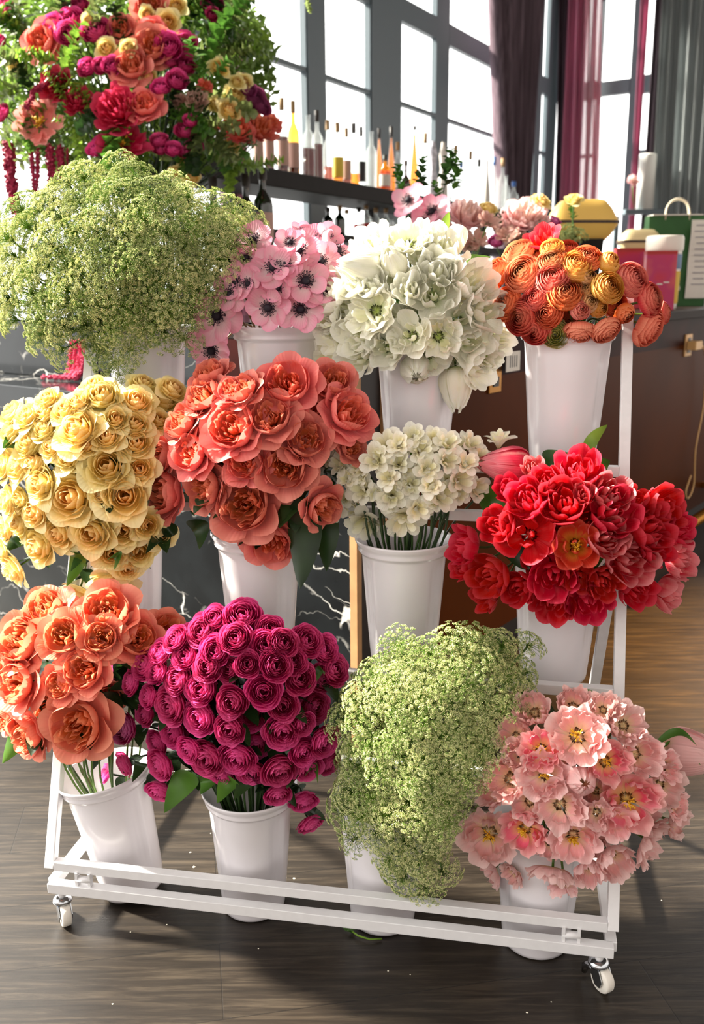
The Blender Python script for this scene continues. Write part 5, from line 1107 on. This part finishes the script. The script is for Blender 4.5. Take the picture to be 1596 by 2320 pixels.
for x, y, d, bk in ((1125, 545, 38, 'v1'), (1255, 500, 34, 'v1')): smf(x, y, d, 'rosette', 'magenta_pink', 'spray_rose', 'little pink rose', 'rose', bk)
for x, y, d, bk in ((1228, 452, 48, 'v1'), (1300, 450, 44, 'v2'), (1110, 470, 44, 'v0')): smf(x, y, d, 'rose_std', 'cream', 'cream_rose', 'small cream rose', 'rose', bk)
for x, y, d in ((925, 452, 72), (978, 478, 82), (960, 500, 60)):
    c, up, base = BUCK['v0']; P = at_t(x, y, (c - CAM).dot(FW) - .05); n = (-FW * .8 - RT * .3 + UP * .3 + Vector((U(-1, 1), U(-1, 1), U(-1, 1))) * .3).normalized()
    o = anemone(x, y, d, P=P, n=n, buck=(c, up, base), t=(P - CAM).dot(FW)); tag(o, None, 'anemone', 'flowers of the small arrangement on the bar'); SM.append((x, y, 'pink anemone', o))
label_rows(SM, 'the small bar arrangement', 4)
LB2 = []
for x, y, px, dx, dy, bk in ((912, 405, 90, -.1, 1, 'v0'), (955, 395, 80, .2, 1, 'v0'), (1010, 385, 100, .1, 1, 'v0'), (1040, 400, 90, .4, 1, 'v0'), (945, 510, 70, -.5, .4, 'v0'), (1000, 440, 70, 0, 1, 'v0'), (1150, 525, 60, -.3, .2, 'v1'), (1300, 480, 50, 0, 1, 'v2'), (1130, 500, 50, .2, .8, 'v1')):
    P = at_t(x, y, (BUCK[bk][0] - CAM).dot(FW)); t = (P - CAM).dot(FW); L = px * t / F_PX; d = (RT * dx - DN * dy).normalized(); root = empty('leafy_branch', P - d * L * .5); link('leaves', random.choice(BRD + BRM), root, (0, 0, 0), quat(d, U(0, 6)), L)
    stem_to(root, Vector(root.location), d, BUCK[bk], .0018, 'stem', .2); root['category'] = 'branch'; root['group'] = 'sprigs of the small arrangement'; LB2.append((x, y, 'dark leafy sprig', root))
label_rows(LB2, 'the small arrangement', 2)
for x_, y_, d_, o_ in LB2: o_['label'] = o_['label'].replace(' flower of', ' one of').replace(' row of', ' row in')
for i, (x, y) in enumerate(((1283, 520), (1305, 528), (1268, 535))):
    P = at_t(x, y, (BUCK['v2'][0] - CAM).dot(FW)); root = empty('lace_flower', P - UP * .02); q = quat(UP * .6 - FW * .6, i); ra, fl = UMB2[i]; R = 30 * (P - CAM).dot(FW) / F_PX
    link('umbel_rays', ra, root, (0, 0, 0), q, R); f = link('umbel_florets', fl, root, (0, 0, 0), q, R); f['kind'] = 'stuff'; stem_to(root, Vector(root.location), UP, BUCK['v2'], .0015, 'stem', .2)
    tag(root, 'small green lace flower above the ribbed glass, %s' % ('leftmost of three' if i == 2 else 'middle of three' if i == 0 else 'rightmost of three'), 'lace flower', 'herbs in the ribbed glass')

# yellow clamshell boxes
MT['yellow'] = simple('butter_yellow_shell', 'F2C668', .4); MT['cream_shell'] = simple('pale_yellow_shell', 'F0DCA8', .4); MT['brown'] = simple('dark_brown_band', '3A2214', .5); MT['green'] = simple('green_paper', '2E5C2C', .7, noise=.08); MT['rope'] = simple('paper_rope', 'D8CCB4', .8); MT['white'] = simple('white_plastic_tub', 'ECE4D8', .35); MT['pinkbox'] = simple('pink_red_card', 'C8202C', .4); MT['wax'] = simple('white_wax', 'F4F2EC', .5)
def shell(xc, w_px, ytop, ymid, ybot, a, mat, label):
    p = at_plane(xc, ymid, NB, PB.dot(NB) + a); t = (p - CAM).dot(FW); w = w_px * t / F_PX / 2; h1 = (ymid - ytop) * t / F_PX; h2 = (ybot - ymid) * t / F_PX; o = empty('warming_box', Vector((p.x, p.y, 1.1))); zc = p.z - 1.1; E = RT; D = Vector((FW.x, FW.y, 0)).normalized()
    def half(sg, h, name):
        m = MB(); rings = [(1, 0), (.97, .12), (.8, .62), (.62, .95), (.5, 1)]; vs = []; n = 40
        for (s_, k_) in rings:
            for i in range(n):
                a_ = 2 * PI * i / n; ca, sa_ = math.cos(a_), math.sin(a_); e = .45; X = abs(ca) ** e * (1 if ca > 0 else -1); Y = abs(sa_) ** e * (1 if sa_ > 0 else -1); vs.append(E * X * w * s_ + D * Y * w * .62 * s_ + UP * (zc + sg * k_ * h))
        fs = [(r * n + i, r * n + (i + 1) % n, (r + 1) * n + (i + 1) % n, (r + 1) * n + i) for r in range(len(rings) - 1) for i in range(n)] + [tuple(range((len(rings) - 1) * n, len(rings) * n))]
        m.add(vs, fs); m.build(name, mat, o, True)
    half(1, h1, 'lid'); half(-1, h2, 'lower_shell')
    vs = []; n = 40; m = MB()
    for zz in (-.006, .006):
        for i in range(n):
            a_ = 2 * PI * i / n; ca, sa_ = math.cos(a_), math.sin(a_); e = .45; X = abs(ca) ** e * (1 if ca > 0 else -1); Y = abs(sa_) ** e * (1 if sa_ > 0 else -1); vs.append(E * X * w * 1.015 + D * Y * w * .635 + UP * (zc + zz))
    m.add(vs, [(i, (i + 1) % n, n + (i + 1) % n, n + i) for i in range(n)]); m.build('dark_band', 'brown', o)
    hb = zc - h2; 
    if hb > .01: MB().lathe([(w * .45, 0), (w * .45, .01), (w * .12, .03), (w * .12, hb + .01), (w * .3, hb + .015)], 24).build('foot', 'brown', o, True)
    tag(o, label, 'box'); return o
shell(1318, 158, 456, 505, 548, .35, 'yellow', 'yellow clamshell box with a dark band, behind the orange ranunculus')
shell(1450, 96, 521, 548, 572, .42, 'cream_shell', 'smaller pale yellow clamshell box half behind the green bag')
# green bag
def bar_at(x, y, a): return at_plane(x, y, NB, PB.dot(NB) + a)
E = Vector((RT.x, RT.y, 0)).normalized(); D = Vector((FW.x, FW.y, 0)).normalized()
tl = bar_at(1455, 500, .3); trr = bar_at(1596, 505, .3)
bp = on_top(1520, .3); t = (bp - CAM).dot(FW); w = 132 * t / F_PX; h = (692 - 498) * t / F_PX
bag = empty('paper_bag', bp); tag(bag, 'green paper bag with white rope handles standing on the bar', 'bag')
vs = []; 
for z, s_ in ((0, 1), (h * .5, 1.02), (h, 1.0)):
    for i, j in ((-1, -1), (1, -1), (1, 1), (-1, 1)): vs.append(E * i * w / 2 * s_ + D * j * .06 * (1 if z < h else .6) + UP * z)
fs = [(0, 3, 2, 1)] + [(r * 4 + i, r * 4 + (i + 1) % 4, r * 4 + 4 + (i + 1) % 4, r * 4 + 4 + i) for r in range(2) for i in range(4)]
o = MB().add(vs, fs).build('bag_body', 'green', bag); md = o.modifiers.new('t', 'SOLIDIFY'); md.thickness = .0015
for j in (-1, 1):
    pts = [E * w * .2 * math.cos(a_) * (1 + .0 * j) + E * (.01 * j) + D * j * .035 + UP * (h - .02 + .105 * math.sin(a_) ** .6) for a_ in [PI * i / 16 for i in range(17)]]; MB().tube(pts, .004, 8).build('rope_handle', 'rope', bag, True)
MB().box(-E * .01 + UP * (h + .004), E * w * .42, D * .05, UP * .003).build('tissue_liner', 'paper', bag)
P = bp + E * w * .36 - D * .072; rc_ = empty('receipt', P + UP * h * .95); m = MB(); vs = []; hl = h * .86; wr2 = 50 * t / F_PX
for i in range(13):
    z = -hl * i / 12; b2 = -.004 * math.sin(i * .8)
    for s_ in (-.5, .5): vs.append(E * (wr2 * s_) + D * b2 + UP * z - E * i * .0006)
m.add(vs, [(2 * i, 2 * i + 1, 2 * i + 3, 2 * i + 2) for i in range(12)]); m.build('receipt_paper', 'paper', rc_)
MT['ink'] = simple('grey_ink', '8C8690', .8)
random.seed(51)
for i in range(11): MB().box(E * U(-.004, .004) - D * .006 - UP * (hl * (.07 + .075 * i)), E * wr2 * U(.2, .38), D * .0004, UP * .0022).build('printed_line', 'ink', rc_)
tag(rc_, 'long white printed receipt hanging on the green bag', 'receipt')
rg = MB(); cc_ = E * w * .02 - D * .0625 + UP * h * .2
rg.tube([cc_ + (E * math.cos(2 * PI * q / 20) + UP * 1.2 * math.sin(2 * PI * q / 20)) * .012 for q in range(21)], .003, 5, False); rg.build('printed_mark', 'paper', bag)
# tub with lid
P = on_top(1497, .12); t = (P - CAM).dot(FW); r = 40 * t / F_PX; ht = (700 - 541) * t / F_PX; tub = empty('lidded_tub', P)
MB().lathe([(.001, 0), (r * .82, 0), (r * .86, .01), (r * .95, ht * .8), (r * .95, ht * .82), (.001, ht * .82)], 32).build('tub_body', 'white', tub, True)
MB().lathe([(r, ht * .8), (r * 1.02, ht * .82), (r * 1.02, ht * .97), (r * .96, ht), (.001, ht)], 32).build('lid', 'white', tub, True)
MT['blue_label'] = simple('blue_label', '6E88A8', .6); MT['yl'] = simple('yellow_label', 'D8B028', .6)
MB().lathe([(r * .945, ht * .55), (r * .965, ht * .56), (r * .965, ht * .74), (r * .945, ht * .75)], 32).build('label', 'blue_label', tub, True); MB().lathe([(r * .88, ht * .08), (r * .9, ht * .1), (r * .94, ht * .5), (r * .92, ht * .52)], 32).build('label', 'yl', tub, True)
tag(tub, 'white lidded tub with blue and yellow label in front of the green bag', 'tub')
# cards
def card(x0, x1, y0, a, tilt, label, mat='pinkbox'):
    P = on_top((x0 + x1) / 2, a); t = (P - CAM).dot(FW); w = (x1 - x0) * t / F_PX; h = P.z * 0 + (700 - y0) * t / F_PX; o = empty('gift_box', P); MB().box(UP * h / 2, (E * math.cos(tilt) + D * math.sin(tilt)) * w / 2, (D * math.cos(tilt) - E * math.sin(tilt)) * .02, UP * h / 2).build('box_body', mat, o, bevel=.002)
    MB().box(UP * h * .98, (E * math.cos(tilt) + D * math.sin(tilt)) * w / 2 * 1.01, (D * math.cos(tilt) - E * math.sin(tilt)) * .0205, UP * h * .03).build('box_lid', 'lb_red', o)
    for q in range(3):
        c_q = UP * h * (.42 + .03 * q) - D * .023 + E * w * (-.25 + .22 * q); MB().box(c_q, E * w * .09, D * .0005, UP * .0025).build('script_stroke', 'paper', o)
    tag(o, label, 'box'); return o
def pinkgrad(name):
    m, nt, o = newmat(name); tc = node(nt, 'ShaderNodeTexCoord'); nz = node(nt, 'ShaderNodeTexNoise'); nz.inputs['Scale'].default_value = 5; nt.links.new(tc.outputs['Object'], nz.inputs[0]); p = node(nt, 'ShaderNodeBsdfPrincipled'); p.inputs['Roughness'].default_value = .4
    nt.links.new(ramp(nt, nz.outputs[0], [(.35, lin('C8141E')), (.5, lin('B81A5A')), (.65, lin('E06A3C'))]), p.inputs['Base Color']); nt.links.new(p.outputs[0], o.inputs[0]); return m
MT['pinkbox'] = pinkgrad('printed_pink_red_card')
card(1388, 1452, 570, .3, .0, 'pink and red box standing left of the other, behind the ranunculus')
card(1456, 1524, 572, .06, .0, 'red and magenta box with pale script in front of the white tub')
# pillar candle on its shelf, cap, flower
P = at_plane(1461, 475, EW, C2 - .9); t = (P - CAM).dot(FW); cnd = empty('pillar_candle', P); r = 19 * t / F_PX; ht = 118 * t / F_PX
MB().lathe([(.001, 0), (r, 0), (r, ht * .97), (r * .95, ht), (r * .3, ht * .985), (.001, ht * .98)], 28).build('wax_body', 'wax', cnd, True); MB().tube([(0, 0, ht * .97), (0, .002, ht * 1.02)], .004, 6).build('wick', 'blackp', cnd, True)
tag(cnd, 'tall thick white pillar candle before the right window', 'candle')
o = MB().box((0, 0, 0), E * 48 * t / F_PX, D * .07, UP * .02).build('window_shelf', 'steel', None, bevel=.004); o.location = P - UP * .021; 
for s_ in (-1, 1): MB().box(E * s_ * .2 + D * .15 - UP * (P.z - .036) / 2, E * .02, D * .02, UP * (P.z - .08) / 2).build('shelf_leg', 'steel', o)
tag(o, 'narrow grey shelf under the white pillar candle', 'shelf')
for dx, dy in ((0, 0),):
    Pf = at_t(1434, 412, t - .1); root = empty('peony', Pf); link('bloom', BL['peony_full:bg_pale'][0], root, (0, 0, 0), quat(-FW + UP * .3, 1), 13 * t / F_PX); MB().tube([(0, 0, 0), (.01, .0, -.1), (.03, 0, -(Pf.z - P.z))], .005, 6).build('stem', 'stem', root, True); tag(root, 'lone small pink flower beside the white pillar candle', 'flower')
P = on_top(1446, .62); P = bar_at(1446, 535, .55); o = empty('water_bottle', Vector((P.x, P.y, 1.1))); hq = P.z - 1.1; MB().lathe([(.001, 0), (.035, 0), (.036, .01), (.036, hq * .8), (.018, hq * .95), (.016, hq)], 20).build('bottle_body', 'gl_clear', o, True); MB().lathe([(.02, hq - .01), (.02, hq + .02), (.001, hq + .022)], 16).build('cap', simple('sky_blue_cap', '4AB0E0', .4), o, True); tag(o, 'water bottle with sky blue cap behind the pale clamshell box', 'bottle')
# dark card holder behind the ranunculus
P = bar_at(1335, 560, .3); o = empty('menu_stand', Vector((P.x, P.y, 1.1))); hq = max(.08, P.z - 1.1 + .04); MB().box(UP * hq / 2, E * .05, (D * .9 + UP * .35) * .004, (UP * .95 - D * .3) * hq / 2).build('menu_board', 'blackp', o, bevel=.001); MB().box(UP * .005 + D * .02, E * .05, D * .035, UP * .005).build('base', 'blackp', o); tag(o, 'black menu stand under the yellow clamshell box', 'stand')

# ------------------------------------------------------------------ small debris on the floor
random.seed(61); MT['crumb'] = simple('cream_petal_scrap', 'E8E2D0', .8)
for i, (x, y, sz) in enumerate(((398, 1974, .006), (440, 1964, .004), (432, 1931, .003), (478, 1888, .002), (667, 1990, .003), (660, 2010, .002), (865, 1900, .004), (378, 2095, .002), (296, 2112, .0018), (255, 2275, .002), (586, 2149, .002), (880, 2200, .002), (1195, 2294, .0025), (1250, 2270, .0015), (930, 2208, .0015), (1100, 2105, .002), (1340, 1990, .002), (1500, 2040, .002), (1320, 2080, .0015), (500, 1985, .003))):
    P = at_z(x, y, .0); m = MB(); n = 7; vs = [(math.cos(j * 2 * PI / n) * sz * U(.6, 1.1), math.sin(j * 2 * PI / n) * sz * U(.6, 1.1), .0002) for j in range(n)] + [(0, 0, sz * .6)]; m.add(vs, [(j, (j + 1) % n, n) for j in range(n)])
    o = m.build('petal_scrap', 'crumb', None); o.location = P; tag(o, 'tiny pale petal scrap fallen on the dark plank floor', 'petal', 'petal scraps on the floor')
m = MB(); pts = [at_z(795, 2108, .006), at_z(812, 2120, .008), at_z(838, 2128, .007), at_z(866, 2127, .004)]; root = empty('fallen_sprig', pts[0]); m.tube([p - pts[0] for p in pts], .0018, 6); m.build('stem', 'ray_green', root, True)
for j in range(6): leaf_world(root, pts[0] + Vector((U(-.01, .01), U(-.01, .01), .0)), (U(-1, .3), U(-.5, 1), .3), .014, meshes=LF_MID)
tag(root, 'small green sprig fallen on the floor before the third bucket', 'sprig')

# ------------------------------------------------------------------ light
w = bpy.data.worlds.new('world'); SC.world = w; w.use_nodes = True; nt = w.node_tree
for n in list(nt.nodes): nt.nodes.remove(n)
tc = node(nt, 'ShaderNodeTexCoord'); dp = node(nt, 'ShaderNodeVectorMath', operation='DOT_PRODUCT'); nt.links.new(tc.outputs['Generated'], dp.inputs[0]); dp.inputs[1].default_value = Vector((-.62, .68, .38)).normalized()
c = ramp(nt, dp.outputs['Value'], [(0, (.10, .085, .075, 1)), (.12, (.34, .31, .29, 1)), (.32, (1, 1, 1, 1))])
mr = node(nt, 'ShaderNodeMapRange'); nt.links.new(dp.outputs['Value'], mr.inputs[0]); mr.inputs[1].default_value = -1; mr.inputs[2].default_value = 1
c = ramp(nt, mr.outputs[0], [(0, (.2, .18, .16, 1)), (.3, (.34, .32, .30, 1)), (.56, (.24, .2, .17, 1)), (.70, (1, .98, .95, 1))])
bg = node(nt, 'ShaderNodeBackground'); nt.links.new(c, bg.inputs[0]); bg.inputs[1].default_value = 2.2; o = node(nt, 'ShaderNodeOutputWorld'); nt.links.new(bg.outputs[0], o.inputs[0])
def light(kind, name, loc, direction, energy, col, **k):
    l = bpy.data.lights.new(name, kind); l.energy = energy; l.color = col
    for a, b_ in k.items(): setattr(l, a, b_)
    o = bpy.data.objects.new(name, l); COL.objects.link(o); o.location = loc; o.rotation_mode = 'QUATERNION'; o.rotation_quaternion = Vector(direction).to_track_quat('-Z', 'Y'); return o
light('SUN', 'sun', (-4, 4, 5), (.78, -.28, -.62), 13, (1, .93, .80), angle=math.radians(4))
light('SPOT', 'added_warm_spot', (1.45, 3.0, 2.9), (.0, -.1, -1), 1100, (1, .52, .14), spot_size=math.radians(42), spot_blend=1.0, shadow_soft_size=.2)  # added spot without a fixture, gives the right floor its golden light

SC.view_settings.view_transform = 'Standard'; SC.view_settings.look = 'None'; SC.view_settings.gamma = 1; SC.view_settings.use_curve_mapping = False; SC.view_settings.exposure = 1.03
SC.cycles.max_bounces = 6; SC.cycles.diffuse_bounces = 3; SC.cycles.glossy_bounces = 3; SC.cycles.transparent_max_bounces = 16; SC.cycles.transmission_bounces = 4; SC.cycles.use_denoising = True; SC.cycles.caustics_reflective = False; SC.cycles.caustics_refractive = False; SC.cycles.sample_clamp_indirect = 6
SC.cycles.use_adaptive_sampling = True; SC.cycles.adaptive_threshold = .03
